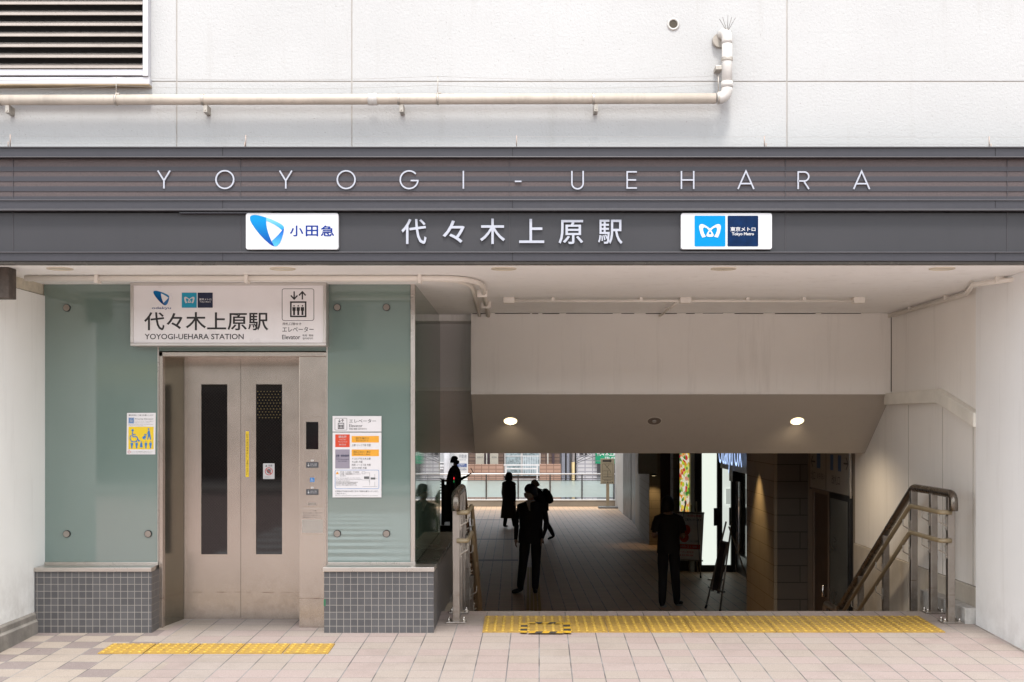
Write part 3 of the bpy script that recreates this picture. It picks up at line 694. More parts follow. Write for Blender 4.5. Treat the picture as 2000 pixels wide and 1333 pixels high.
# ------------------------------------------------------------------ elevator enclosure
el = thing('elevator_enclosure', 'pale green glass elevator enclosure on a grey mosaic base with steel doors', 'elevator')
GY = 8.93; BYF = 8.73; DY = 9.24
def glass(px0, py0, px1, py1, Y=GY): return MB().pbox(px0, px1, py0, py1, Y, .02)
glass(86, 545, 308, 1098).build('glass_panel', GLASSG, el)
glass(308.5, 545, 637, 686).build('glass_panel', GLASSG, el)
glass(640, 545, 801.5, 1098).build('glass_panel', GLASSG, el)
def bolt(px, py):
    b = MB(); c = (X(px,GY),GY,Z(py,GY)); b.tube([(c[0],GY-.012,c[2]),(c[0],GY,c[2])], .0265, 22); o = b.build('glass_bolt', BLACK, el)
    MB().tube([(c[0],GY-.016,c[2]),(c[0],GY-.010,c[2])], .0225, 22).build('cap', STLP, o)
for q in ((131,602),(131,1043),(290,1043),(659,601),(755,601),(659,1042.5),(755,1042.5)): bolt(*q)
b = MB(); b.pbox(802, 810.5, 545, 1098, GY-.012, .04); b.pbox(637.4, 639.8, 676, 1104, GY-.006, .03)
b.pbox(640, 811.5, 1098.5, 1104.5, GY-.02, .05); b.pbox(86.5, 309, 1098.5, 1104.5, GY-.02, .05); b.pbox(307.5, 310, 676, 1098, GY-.004, .02)
b.build('glass_frame', STL, el, bevel=.002)
def base(x0, x1, nm='base'):
    b = MB(); b.box(X(x0,BYF), X(x1,BYF), BYF, 9.05, -.16, Z(1117,BYF)); o = b.build(nm, TILE, el); return o
base(69, 296); base(633, 847)
b = MB(); b.box(-3.05, X(847,BYF), 9.0501, 11.6, -1.5, Z(1117,BYF)-.0); b.v = [(p[0] if p[0] > -1 else -.9, p[1], p[2]) for p in b.v]; b.build('side_base', TILE, el)
b = MB()
b.prism([(X(67.5,BYF),BYF-.012),(X(296.5,BYF),BYF-.012),(X(296.5,BYF),BYF+.06),(X(309,GY),GY-.03),(X(309,GY),9.06),(X(67.5,BYF),9.06)], 2, Z(1117,BYF), Z(1108.8,BYF))
b.prism([(X(631,BYF),BYF-.012),(X(848.5,BYF),BYF-.012),(X(848.5,BYF),8.94),(X(631,BYF),8.94)], 2, Z(1117,BYF), Z(1108.3,BYF))
b.build('cap_rail', STL, el, bevel=.003)
MB().box(-.92, X(848,BYF), 8.941, 11.6, Z(1117,BYF)-.01, Z(1108.8,BYF)).build('side_cap', M('cap_dark', (.030,.032,.026), .25), el, bevel=.003)  # dark reflection on the steel cap put into its colour
# side glass wall along the stairs
b = MB(); b.box(-.84, X(811,GY), 8.945, 11.55, Z(1107,BYF), 2.5); b.build('side_glass', GLASSD, el)
b = MB(); b.box(-.828, -.812, 8.95, 11.55, 2.44, 2.5); b.box(-.835, -.817, 11.55, 11.60, .44, 2.5); b.box(-.828, -.805, 8.95, 11.55, Z(1107,BYF), Z(1107,BYF)+.035); b.build('side_frame', STLP, el, bevel=.002)
# door surround
XL, XD, XR = X(318,GY), X(359,DY), X(584,DY)
b = MB(); b.pbox(310.5, 318, 688, 1229, GY-.015, .06); b.pbox(310.5, 637, 688, 696.5, GY-.015, .06); b.build('door_frame', STLD, el, bevel=.003)
b = MB(); zt = Z(697,GY)
b.add([(XL,GY+.03,-.05),(XD,DY,-.05),(XD,DY,zt),(XL,GY+.03,zt)], [(0,1,2,3)]); b.build('jamb', m_steel('stainless_jamb', (.26,.24,.19), .16), el)  # darker, greener steel colour stands in for the jamb's reflections
b = MB(); b.box(XD-.1, XR+.3, DY, DY+.05, Z(699.5,DY), Z(680,DY)); b.box(XL, X(637,GY), GY+.04, DY+.05, zt, zt+.02); b.build('transom', STLD, el, bevel=.002)
b = MB(); b.pbox(584.3, 637.2, 696.7, 1229, GY-.010, .35); b.build('side_panel', STLD, el, bevel=.003)
WG = m_wire_glass()
def leaf(px0, px1, py1, wx0, wx1, dy):
    Y = DY+dy; b = MB(); T, B_, wt, wb = 700.5, py1, 751, 1083
    b.pbox(px0, wx0, T, B_, Y, .035); b.pbox(wx1, px1, T, B_, Y, .035); b.pbox(wx0, wx1, T, wt, Y, .035); b.pbox(wx0, wx1, wb, B_, Y, .035)
    o = b.build('door_leaf', STLD, el)
    MB().pbox(wx0-.2, wx1+.2, wt-.2, wb+.2, Y+.010, .01).build('window_pane', WG, o)
    return o, Y
l1, Y1 = leaf(358.5, 470, 1211, 393, 444, .008)
l2, Y2 = leaf(470.6, 590, 1212, 500, 551, 0)
b = MB(); b.box(XD, XR+.1, DY+.06, DY+.1, -.2, 2.1); b.build('door_gap', BLACKM, el)
b = MB(); b.box(XL-.02, XR+.02, 9.0, DY+.06, -.05, pave(9.17)+.012); 
# dots of light in the right window, painted as ochre discs on it
b = MB()
for r_ in range(10):
    for c_ in range(8):
        px = 503.5+6.2*c_+(3.1 if r_%2 else 0); py = 765+5.7*r_
        if px < 549.5: b.poly([(px+1.25*math.cos(R(60*k)), py+1.0*math.sin(R(60*k))) for k in range(6)], Y2+.0085)
b.build('painted_light_dots', M('dots_ochre', (.14,.10,.025), .6, 0, 0), l2)
b = MB(); b.pbox(479.8, 486, 843, 932, Y2-.0015, .001); b.build('yellow_sticker', YEL, l2)
b = MB()
for i, ch in enumerate('お子さまの指挟みにご注意ください'): b.ptext(ch, 480.9, 847.5+5.1*i, 485, 851.7+5.1*i, Y2-.0025)
b.build('sticker_text', INK, l2)
wst = MB(); wst.poly(rrect(513.8,905.5,536.2,936,1), Y2+.0075); o = wst.build('warning_sticker', WPLATE, l2)
b = MB(); b.ptext('注意', 524, 907.8, 531.5, 911.8, Y2+.0062, bold=.01); b.poly([(518,911.8),(520,907.8),(522,911.8)], Y2+.0062)
b.ptext('手を触れないで', 516.5, 931, 530, 932.6, Y2+.0062); b.ptext('ください', 516.5, 933.2, 526, 934.6, Y2+.0062)
b.poly([(520,919),(525,916),(529,917.5),(529,926),(523,925),(521,922)], Y2+.0064); b.build('sticker_text', INKG, l2)
b = MB(); b.ribbon([(525+7*math.cos(R(a)), 921+7*math.sin(R(a))) for a in range(0,360,18)], 1.3, Y2+.0055, .0005, True); b.ribbon([(520.2,916.2),(529.8,925.8)], 1.3, Y2+.0055, .0005); b.build('ban_ring', REDL, l2)
# call panel
PYF = GY-.0101
cp = MB().pbox(592, 628, 812, 990, PYF-.003, .004).build('call_panel', STLD, el, bevel=.001)
b = MB(); b.pbox(597.8, 621.8, 824.5, 878, PYF-.0045, .002); b.build('display', M('display_black', (.008,.008,.008), .08, 0, 0), cp)
for y_ in (908.5, 961.5):
    b = MB(); b.pbox(597.8, 621.8, y_-5.6, y_+5.6, PYF-.007, .005); b.build('call_button', M('button_grey', (.06,.06,.065), .4, 0, 0), cp, bevel=.001)
    b = MB(); b.ribbon([(602.5,y_-3),(602.5,y_+2)], .9, PYF-.0078, .0005); b.poly([(600.3,y_+.6),(604.7,y_+.6),(602.5,y_+3.2)], PYF-.008); b.ptext('改札口階', 606, y_-2.8, 618.5, y_-.4, PYF-.0078); b.ptext('ゆき DOWN', 606, y_+.4, 618.5, y_+2.8, PYF-.0078); b.build('button_text', WPLATE, cp)
    MB().pbox(607, 612.6, y_-10, y_-7, PYF-.004, .002).build('braille_plate', PVCW, cp)
MB().pbox(605.5, 614, 933.5, 941.8, PYF-.0042, .002).build('wheelchair_plate', SIGNBLUE, cp)
def wheelchair(b, cx, cy, k, Y):                       # access symbol, k = size in pixels
    b.poly([(cx-.12*k+.1*k*math.cos(R(a)), cy-.42*k+.1*k*math.sin(R(a))) for a in range(0,360,30)], Y)
    b.ribbon([(cx-.13*k,cy-.3*k),(cx-.10*k,cy+.08*k),(cx+.20*k,cy+.08*k),(cx+.36*k,cy+.42*k),(cx+.48*k,cy+.38*k)], .085*k, Y, .0004)
    b.ribbon([(cx-.12*k,cy-.08*k),(cx+.12*k,cy-.08*k)], .07*k, Y-.0002, .0004)
    b.ribbon([(cx-.02*k+.30*k*math.cos(R(a)), cy+.18*k+.30*k*math.sin(R(a))) for a in range(20,245,15)], .07*k, Y-.0004, .0004)
b = MB(); wheelchair(b, 609.4, 937.4, 6.4, PYF-.0047); b.build('wheelchair_mark', WPLATE, cp)
MB().poly(rrect(601.5,982.5,618,987.5,1.5), PYF-.0045, .002).build('speaker_slot', STLP, cp)
ip = MB().pbox(587, 634.5, 993.8, 1044, PYF-.0025, .0035).build('notice_plate', STLD, el, bevel=.001)
b = MB(); b.ptext('ご 注 意', 604, 996.5, 618, 999.3, PYF-.0032)
for i, s_ in enumerate(('・車いすの方は優先してご利用ください。', '・定員を超えると動きません。', '・非常の際は呼びボタンを押してください。')): b.ptext(s_, 590, 1001+4.2*i, 630-4*(i == 1), 1003.8+4.2*i, PYF-.0032)
b.build('notice_text', INKG, ip)
MB().pbox(590, 631, 1015, 1041, PYF-.0034, .002).build('braille_field', m_steel('braille_steel', (.40,.36,.32), .5), ip)
b = MB(); b.pbox(632.2, 636, 1171, 1184, BYF-.001, .001); tag(b.build('tape_scrap', M('tape_green', (.02,.13,.06), .5)), 'torn scrap of green tape on the corner of the mosaic base', 'tape')

# hanging station sign over the door
HY = 8.80
hs_ = thing('station_sign', 'white framed box sign with the station name and elevator pictogram over the doors', 'sign')
b = MB()
for a in ((254,637,552,558),(254,637,670,676),(254,260,558,670),(631,637,558,670)): b.pbox(*a, HY, .115)
b.build('frame', M('sign_frame', (.52,.49,.46), .35, .6, .05), hs_, bevel=.004)
MB().pbox(259.5, 631.5, 557.5, 670.5, HY+.010, .10).build('face', WSIGN, hs_)
TY = HY+.0088
MB().ptext('代々木上原駅', 281.5, 610, 524, 646, TY, bold=.012).build('name_lettering', INK, hs_)
MB().ptext('YOYOGI-UEHARA STATION', 282.5, 652.5, 476, 663.2, TY, bold=.012).build('latin_lettering', INK, hs_)
f3 = lambda p: (299.5+(p[0]-255)*31/603, 568.3+(p[1]-185)*28.5/557)
emblem(hs_, f3, TY, m_grad('emblem_small', (0,.02,.13), (0,.13,.33), Z(597,TY), Z(568,TY)), M('emblem_teal', (.01,.17,.36), .4, 0, 0), M('emblem_mid', (.01,.12,.32), .4, 0, 0))
MB().ptext('odakyu', 296.5, 599.5, 334, 605.5, TY, bold=.01).build('emblem_lettering', M('ink_indigo', (.02,.05,.18), .5, 0, 0), hs_)
MB().poly(rrect(355,572,384.3,601.5,1), TY).build('blue_square', CYAN2, hs_)
MB().poly(rrect(386,572,415.5,601.5,1), TY).build('navy_square', NAVY2, hs_)
f4 = lambda p: (359.5+(p[0]-505)*20.5/386, 580+(p[1]-345)*12.7/242)
b = MB(); metro_mark(b, f4, TY-.001); b.ptext('東京メトロ', 389, 583, 412.8, 587.3, TY-.001, bold=.02); b.ptext('Tokyo Metro', 390, 588.5, 411.5, 592, TY-.001, bold=.015); b.build('mark', WPLATE, hs_)
def lift_picto(b, x0, y0, x1, y1, Y):                  # arrows above a cabin with three riders
    k = (x1-x0)/62.0; fx = lambda u: x0+u*k; fy = lambda v: y0+v*k
    pts = rrect(x0, y0, x1, y1, 4*k); b.ribbon(pts, .9*k if k > .6 else .6, Y, .0005, True)
    for cx, s in ((23.5,1),(39.5,-1)):
        a, c = (5, 21) if s == 1 else (21, 5)
        b.ribbon([(fx(cx),fy(a)),(fx(cx),fy(c-2.0*s))], 2.6*k, Y, .0005)
        b.ribbon([(fx(cx-6.5),fy(c-8*s)),(fx(cx),fy(c-.8*s)),(fx(cx+6.5),fy(c-8*s))], 2.6*k, Y-.0004, .0005)
    b.ribbon([(fx(17),fy(26)),(fx(46),fy(26)),(fx(46),fy(54)),(fx(17),fy(54))], 3.0*k, Y, .0005, True)
    for cx in (23.3, 31.5, 39.7):
        b.poly([(fx(cx+1.5*math.cos(R(a))), fy(33.2+1.5*math.sin(R(a)))) for a in range(0,360,45)], Y)
        b.poly([(fx(cx-3.2),fy(35.8)),(fx(cx+3.2),fy(35.8)),(fx(cx+3.2),fy(43)),(fx(cx+1.9),fy(43)),(fx(cx+1.9),fy(51.5)),(fx(cx-1.9),fy(51.5)),(fx(cx-1.9),fy(43)),(fx(cx-3.2),fy(43))], Y)
b = MB(); lift_picto(b, 551, 564.5, 613, 626.5, TY); b.build('pictogram', INK, hs_)
b = MB(); b.ptext('改札口階ゆき', 552, 630.3, 588.5, 635.7, TY); b.ptext('エレベーター', 551.5, 638.5, 612.5, 649, TY, bold=.006); b.ptext('Elevator', 551, 654.5, 586.5, 663.2, TY, bold=.01)
b.ptext('电梯  電梯', 591, 653.5, 612, 657.6, TY); b.ptext('엘리베이터', 591, 659.5, 611, 663.6, TY); b.build('elevator_lettering', INK, hs_)

# posters on the glass
po = thing('priority_poster', 'white and yellow poster with blue figures stuck on the left glass', 'poster')
Y = GY-.006; MB().poly([(248,807),(304,806.8),(303,888),(247,888)], Y, .005).build('sheet', WSIGN, po)
Y -= .001
MB().poly([(251,834),(300,834),(300,878),(250.7,878)], Y).build('yellow_field', YEL, po)
b = MB(); b.poly([(251,816),(262,816),(262,827.5),(251,827.5)], Y)
Yb = Y-.001
wheelchair(b, 262, 851.5, 25, Yb)
def fig(b, cx, y0, y1, w_, Y, skirt=False):
    h = y1-y0; b.poly([(cx+.085*h*math.cos(R(a)), y0+.085*h+.085*h*math.sin(R(a))) for a in range(0,360,40)], Y)
    if skirt: b.poly([(cx-w_*.35,y0+.2*h),(cx+w_*.35,y0+.2*h),(cx+w_*.55,y0+.8*h),(cx+w_*.1,y0+.82*h),(cx+w_*.08,y1),(cx-w_*.08,y1),(cx-w_*.1,y0+.82*h),(cx-w_*.55,y0+.8*h)], Y)
    else: b.poly([(cx-w_*.5,y0+.22*h),(cx+w_*.5,y0+.22*h),(cx+w_*.42,y0+.6*h),(cx+w_*.27,y0+.6*h),(cx+w_*.25,y1),(cx-w_*.25,y1),(cx-w_*.27,y0+.6*h),(cx-w_*.42,y0+.6*h)], Y)
for i, cx in enumerate((257.5, 266.8, 276, 285, 294)): fig(b, cx, 862.3, 876.3, 5.2, Yb, i == 2)
b.poly([(290.2+1.8*math.cos(R(a)), 838.5+1.8*math.sin(R(a))) for a in range(0,360,40)], Yb)
b.poly([(289.3,841),(292.3,841),(295.3,859.5),(293.5,859.5),(291,852.5),(289,859.5),(287.5,859.5),(289,850),(288.8,846)], Yb)
b.ribbon([(289.5,843),(287,848.5),(284.5,850)], .9, Yb-.0004, .0005); b.ribbon([(286,848.5),(283,856.5)], .7, Yb-.0004, .0005)
b.poly([(283+1.4*math.cos(R(a)), 849.3+1.4*math.sin(R(a))) for a in range(0,360,40)], Yb); b.poly([(278,854.5),(281,851.5),(284.5,851.5),(285,856.5),(281,858),(278.5,857)], Yb)
for cx in (281,284): b.poly([(cx+.8*math.cos(R(a)), 859+.8*math.sin(R(a))) for a in range(0,360,60)], Yb)
b.build('figures', SIGNBLUE, po)
b = MB(); b.ptext('優先利用にご協力お願いします', 251, 809.8, 300, 813, Y, bold=.01); b.ptext('Priority Elevator', 264, 817.3, 300, 820.8, Y, bold=.008); b.ptext('このエレベーターは、下記の方が優先です', 264, 822.4, 300, 824.2, Y); b.ptext('優先させていただいております。', 264, 825.4, 293, 827.2, Y)
b.ptext('Please give priority to those in the diagram below.', 251, 829, 299.5, 830.5, Y); b.ptext('Thank you for your cooperation.', 251, 831.3, 280, 832.8, Y)
b.ptext('エレベーター内では携帯電話のご使用をお控えください。', 256, 881.6, 299, 883.4, Y); b.ptext('Please do not use mobile phones in the elevator.', 256, 884.3, 296, 885.8, Y)
b.build('print', INKG, po)
b = MB(); b.ribbon([(252.2+2.3*math.cos(R(a)), 883.3+2.3*math.sin(R(a))) for a in range(0,360,30)], .8, Y, .0004, True); b.build('ban_ring', REDL, po)
b = MB(); lift_picto(b, 252, 816.5, 261, 826.5, Yb-.0006); b.build('pictogram', WPLATE, po)

gd = thing('elevator_guide', 'white two part guide board with red and orange blocks on the right glass', 'sign')
Y = GY-.014
b = MB(); b.pbox(649.5, 744.8, 813, 843.6, Y, .012); b.pbox(649.5, 744.8, 845.2, 972, Y, .012); b.build('board', WSIGN, gd, bevel=.001)
Y -= .001
b = MB(); lift_picto(b, 654.2, 817.3, 677.5, 840.5, Y); b.build('pictogram', INK, gd)
b = MB(); b.pbox(654.8, 683, 849, 873.8, Y, .0005); b.build('red_block', RED, gd)
b = MB(); b.pbox(654.8, 683, 878.2, 915.5, Y, .0005); b.build('lilac_block', LILAC, gd)
b = MB(); b.pbox(686.8, 740, 852, 864.8, Y, .0005); b.pbox(686.8, 740, 878.4, 891.4, Y, .0005); b.build('orange_block', ORG, gd)
b = MB(); b.ribbon(rrect(654.5,918.6,740,955,3), .7, Y, .0005, True); b.build('blue_outline', SIGNBLUE, gd)
b = MB(); y2 = Y-.0012
b.ptext('エレベーター', 682, 819.2, 734.5, 826.2, Y, bold=.004); b.ptext('Elevator', 682, 829, 708, 834.8, Y); b.ptext('电梯 電梯 엘리베이터', 682, 836.6, 716, 839.8, Y)
b.ptext('出口', 695, 854, 704.5, 858.8, y2); b.ptext('（南口１）', 706, 854.6, 720, 858.8, y2); b.ptext('Exit (South 1)', 696, 860, 719, 863.2, y2); b.ptext('上原 １～３丁目 方面', 687, 867.8, 724, 872.2, Y)
b.ptext('出口', 690.5, 880.2, 700, 885, y2); b.ptext('（北口１・東口）', 701.5, 880.8, 723.5, 885, y2); b.ptext('Exit (North 1, East)', 691, 886.2, 722.5, 889.6, y2)
for i, (s_, x1) in enumerate((('アコルデ代々木上原',724),('大山町 方面',708),('西原 １～３丁目 方面',724),('元代々木町 方面',716))): b.ptext(s_, 687, 894.3+6*i, x1, 898.6+6*i, Y)
b.ptext('改札階（小田急線・千代田線）', 664, 921, 701.5, 923.8, Y); b.ptext('は店舗・連絡通路階でのりかえと', 664, 924.8, 704.5, 927.6, Y); b.ptext('なります。', 664, 928.6, 676, 931.2, Y)
for i, (s_, x1) in enumerate((('For entry gate to the lines,',704),('get off at floor for shops and connecting passageway',707.5),('and transfer to other elevator.',684),('前往检票口请在商店通道层换乘电梯',698.5),('前往驗票口請在商店通道層換乘電梯',696),('개찰구는 상점 연결통로 층에서 환승',697))): b.ptext(s_, 656, 933.3+2.75*i, x1, 935.1+2.75*i, Y)
b.ptext('お身体の不自由なお客さまのご使用を優先いたします。', 655, 958.2, 739, 961.6, Y); b.ptext('ご協力下さい。', 655, 963, 677, 966.2, Y); b.ptext('Please give priority to physically handicapped persons. Thank you for your cooperation.', 655, 967.8, 738.5, 969.3, Y)
b.build('print', INK, gd)
b = MB()
for q in ([(707,922),(713,922),(713,926),(707,926)],): b.ribbon(q, .5, Y, .0004, True)
b.ribbon([(707,938),(721,938),(721,943)], .4, Y, .0004); b.ribbon([(714,924),(722,924),(722,948)], .4, Y, .0004); b.ribbon([(732,926),(732,935),(737,935)], .4, Y, .0004); b.ribbon([(708,951),(737,951)], .4, Y, .0004); b.ribbon([(732,951),(732,941)], .4, Y, .0004)
for q in ((711,931,721,936),(724,933,733,937)): b.pbox(q[0], q[2], q[1], q[3], Y, .0004)
b.build('route_diagram', INKG, gd)
b = MB(); b.ptext('現在階', 661, 851, 677, 856, y2, bold=.01); b.ptext('（出口階）', 663, 857.6, 676, 860.2, y2); b.ptext('You are here', 660.5, 862, 678, 864.4, y2); b.ptext('현재층 您在此处', 662, 867, 676, 870.5, y2); b.build('white_print', WPLATE, gd)
b = MB(); b.ptext('店舗・連絡通路階', 656, 888.4, 682, 892.6, y2, bold=.01); b.ptext('Shops', 656, 894.3, 663, 896, y2); b.ptext('connecting passageway', 656, 896.8, 682, 898.6, y2); b.ptext('商店 连络通道', 660, 900.3, 678, 902, y2); b.build('navy_print', NAVY, gd)
b = MB(); b.poly([(655.8,926.6),(658.8,921.2),(661.8,926.6)], Y); b.build('warning_triangle', ORG, gd)

# ------------------------------------------------------------------ handrails
def handrail(name, lab, XP, side):
    """steel post rail going down the stairs; side = -1 when the grab rails lie left of the posts"""
    t = thing(name, lab, 'handrail')
    hx = XP + side*.085
    ys = [9.115, 9.50, 9.98, 10.75, 11.55, 12.35]
    def zg(y):                                         # surface under the rail
        return pave(y) if y < EDGE else max(pave(EDGE)-.567*(y-EDGE), low(y))
    def zt(y): return .968 if y < 9.98 else .968-.567*(y-9.98)
    for i, y in enumerate(ys):
        z0 = zg(y) if y < 9.6 else zg(y)-.2
        p = MB().box(XP-.0265, XP+.0265, y-.0265, y+.0265, z0, zt(y)-.02).build('post', STLP, t, bevel=.004)
        if i < 2:
            q = MB().box(XP-.075, XP+.075, y-.06, y+.06, z0-.004, z0+.012).build('base_plate', STLP, p, bevel=.003)
            b = MB()
            for sx in (-1,1):
                for sy_ in (-1,1):
                    x_, y_ = XP+sx*.054, y+sy_*.042
                    b.tube([(x_,y_,z0+.012),(x_,y_,z0+.022)], .0115, 6, smooth=False); b.ellip((x_,y_,z0+.026), .008, .008, .013, 8, 6)
            b.build('bolt', CHROME, p)
    path = [(XP,9.045,.845),(XP,9.045,.89)]+bend((XP,9.045,.90),(XP,9.045,.968),(XP,9.13,.968),8)+bend((XP,9.93,.968),(XP,9.98,.968),(XP,10.04,.968-.567*.06),5)+[(XP,12.35,zt(12.35))]
    MB().tube(path, .0315, 20).build('top_rail', m_steel('rail_steel_'+name, (.17,.145,.12), .27), t)
    for zz, nm in ((.832,'grab_rail'),(.622,'grab_rail')):
        zf = lambda y: zz if y < 9.80 else zz-.567*(y-9.80)
        path = [(XP+side*.005,9.08,zz)]+bend((hx-side*.03,9.08,zz),(hx,9.08,zz),(hx,9.12,zz),6)+bend((hx,9.76,zz),(hx,9.80,zz),(hx,9.84,zz-.567*.04),4)+[(hx,12.3,zf(12.3))]
        o = MB().tube(path, .0175, 14).build(nm, BEIGE, t)
        for y in ys[:5]:
            z_ = zf(y); b = MB(); x0 = XP+side*.0265
            b.tube([(x0,y-.0,z_-.105),(hx,y,z_-.07),(hx,y,z_-.012)], .0055, 6, smooth=False)
            b.box(x0-.001, x0+side*.006, y-.012, y+.012, z_-.135, z_-.03)
            for dz in (-.045,-.12): b.tube([(x0+side*.006,y,z_+dz),(x0+side*.014,y,z_+dz)], .006, 6)
            b.build('rail_bracket', BRACK, o)
    # return loop at the foot of the stairs
    MB().tube([(XP,12.35,zt(12.35)),(XP,12.5,zt(12.35)-.02),(XP,12.85,zt(12.35)-.02),(XP,12.9,zt(12.35)-.07),(XP,12.9,zt(12.35)-.2)], .0315, 14).build('foot_rail', STLP, t)
handrail('stair_handrail', 'steel stair handrail with twin beige grab rails beside the elevator base', -.508, 1)
handrail('stair_handrail', 'steel stair handrail with twin beige grab rails beside the right stair wall', 3.157, -1)

# ------------------------------------------------------------------ concourse: right side
STONE = m_brick('stone_cladding', (.23,.18,.12), (.245,.192,.128), (.165,.128,.086), .62, .20, .005, .5, .6, .3, stain=.1)
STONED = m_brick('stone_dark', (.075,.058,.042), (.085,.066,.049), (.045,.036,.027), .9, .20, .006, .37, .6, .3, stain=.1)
t = thing('stone_pillar', 'stone clad pillar washed by a warm downlight at the foot of the stairs', 'pillar')
MB().box(2.96, 3.357, 14.6, 16.4, -1.4, 1.2).build('cladding', STONE, t, bevel=.004)
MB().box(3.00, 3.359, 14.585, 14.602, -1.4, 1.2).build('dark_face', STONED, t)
def spot(name, lab, loc, e, ang_, col=(1,.72,.36)):
    t = thing(name, lab, 'ceiling light', None, loc)
    MB().tube([(0,0,.0),(0,0,.05)], .05, 18).build('housing', BLACK, t)
    MB().tube([(0,0,-.004),(0,0,-.001)], .04, 18).build('lens', LAMP, t)
    l = bpy.data.lights.new('spot', 'SPOT'); l.energy = e; l.color = col; l.spot_size = R(ang_); l.spot_blend = .8; l.shadow_soft_size = .03
    o = bpy.data.objects.new('spot_beam', l); COL.objects.link(o); o.parent = t; o.location = (0,0,-.02)
spot('wall_washer', 'small warm ceiling spot grazing the stone pillar', (2.72, 15.5, 1.15), 24, 80)
wl = thing('direction_sign', 'unlit dark direction sign box with arrows and blue squares on the concourse wall', 'sign')
xs = 3.335
MB().box(xs, 3.36, 12.62, 14.35, .745, 1.195).build('panel', M('sign_offwhite', (.30,.28,.25), .4, 0, .05), wl)
b = MB(); b.box(xs-.006, 3.36, 12.60, 14.37, .725, .745); b.build('frame', BLACK, wl)
MB().box(xs-.008, xs+.012, 12.575, 12.60, .72, 1.197).build('end_cap', CHROME, wl)
for y, w_ in ((13.95,.16),(13.35,.12),(13.02,.12)): MB().box(xs-.002, xs, y-w_/2, y+w_/2, .98, 1.15).build('blue_square', M('ink_blue_dim', (.02,.09,.25), .4, 0, 0), wl)
def wall_text(bb, s_, y0, y1, z0, z1, x):              # lettering on a wall facing -X; y0 is the left (far) end
    k = MB(); k.text(s_, 0, abs(y1-y0), z0, z1, 0); bb.add([(x, y0-p[0], p[2]) for p in k.v], k.f); return bb
b = MB(); wall_text(b, '←', 14.32, 14.1, .98, 1.12, xs-.002); wall_text(b, '→', 12.85, 12.66, 1.0, 1.14, xs-.002); wall_text(b, '北口', 14.3, 14.1, .84, .94, xs-.002); wall_text(b, 'お手洗い', 14.02, 13.65, .86, .93, xs-.002); wall_text(b, '改札口', 13.35, 13.0, .83, .93, xs-.002)
b.box(xs-.002, xs, 13.60, 13.61, .75, 1.19); b.build('print', INK, wl)
t = thing('poster_case', 'dark framed poster case on the wall below the direction sign', 'poster case')
b = MB(); b.box(3.32, 3.36, 12.58, 13.40, -.72, .74); b.build('frame', BLACK, t, bevel=.004)
MB().box(3.316, 3.33, 12.64, 13.34, -.66, .68).build('sheet', M('poster_dim', (.10,.105,.10), .3, 0, .3, 4), t)
t = thing('service_door', 'plain brown service door set in the concourse wall', 'door')
MB().box(3.335, 3.36, 13.50, 14.15, -1.3, .70).build('leaf', M('door_brown', (.06,.036,.022), .45, 0, .08), t, bevel=.004)
b = MB(); b.box(3.325, 3.36, 14.15, 14.22, -1.3, .74); b.box(3.325, 3.36, 13.43, 13.50, -1.3, .74); b.box(3.325, 3.36, 13.5, 14.15, .70, .74); b.build('frame', M('door_frame_taupe', (.16,.12,.09), .5), t)
b = MB(); b.tube([(3.33,13.57,-.42),(3.29,13.57,-.42),(3.29,13.57,-.30),(3.33,13.57,-.30)], .012, 8); b.build('handle', CHROME, t)

# shop front
sh = thing('shop', 'dark framed shop front with glowing white panels beside the concourse', 'shop')
YS = 23.7; fl = low(YS)
def sbox(px0, px1, py0, py1, m, nm, Y=YS, d=.2, par=sh, bv=0):
    return MB().pbox(px0, px1, py0, py1, Y, d).build(nm, m, par, bevel=bv)
GLOW = M('panel_glow', (.9,.9,.88), .3, 0, 0, emit=(.93,1,.90), es=.31)
sbox(1371, 1400.5, 868, 1104, GLOW, 'lit_panel', YS, .05)
sbox(1411, 1428, 868, 1104, M('panel_glow_dim', (.8,.8,.78), .15, 0, 0, emit=(.93,1,.92), es=.24), 'lit_panel', YS+.02, .05)
FRM = M('shop_frame', (.03,.024,.02), .35, .3, .1)
b = MB()
for a in ((1357,1371,868,1118),(1400.5,1411,868,1118),(1428,1437,868,1122)): b.pbox(*a, YS-.06, .2)
b.pbox(1371, 1437, 1104.2, 1119, YS-.03, .2); b.build('frame', FRM, sh, bevel=.006)
sbox(1348.5, 1357, 868, 1117, M('pillar_pale', (.6,.62,.58), .5), 'pale_strip', YS-.02, .3)
sbox(1315, 1326, 868, 1120, STONE, 'stone_strip', YS+.3, .5)
sbox(1326, 1348.5, 868, 1120, FRM, 'dark_wall', YS+.2, .3)
sbox(1289, 1318, 868, 1062, M('wall_redbrown', (.10,.045,.025), .5, 0, .1), 'brown_wall', 33, .3)
# returning side wall of the shop, running toward the stairs
xw = X(1437,YS)
b = MB(); b.box(xw, xw+.1, 19.0, YS-.06, low(19)-.1, low(19)+.28); b.box(xw-.01, xw+.1, 22.4, 22.48, low(20), 1.2); b.box(xw-.01, xw+.1, 20.6, 20.7, low(20), 1.2); b.build('side_frame', FRM, sh)
b = MB(); b.box(xw+.04, xw+.05, 19.0, YS-.06, low(19)+.28, 1.2); b.build('side_glass', M('shop_glass', (.02,.018,.012), .05, 0, 0), sh)
b = MB(); b.box(xw+.02, xw+.035, 21.9, 22.35, .02, .42); b.build('notice', M('notice_cream', (.45,.33,.15), .5, 0, .2, 20), sh)
b = MB(); b.box(xw+.015, xw+.02, 21.95, 22.3, .30, .38); b.box(xw+.015, xw+.02, 21.95, 22.3, .08, .2); b.build('notice_print', M('ink_brown', (.15,.08,.03), .5, 0, .3, 60), sh)
b = MB(); b.box(3.55, 3.70, 19.0, 21.6, 1.0, 1.2); 
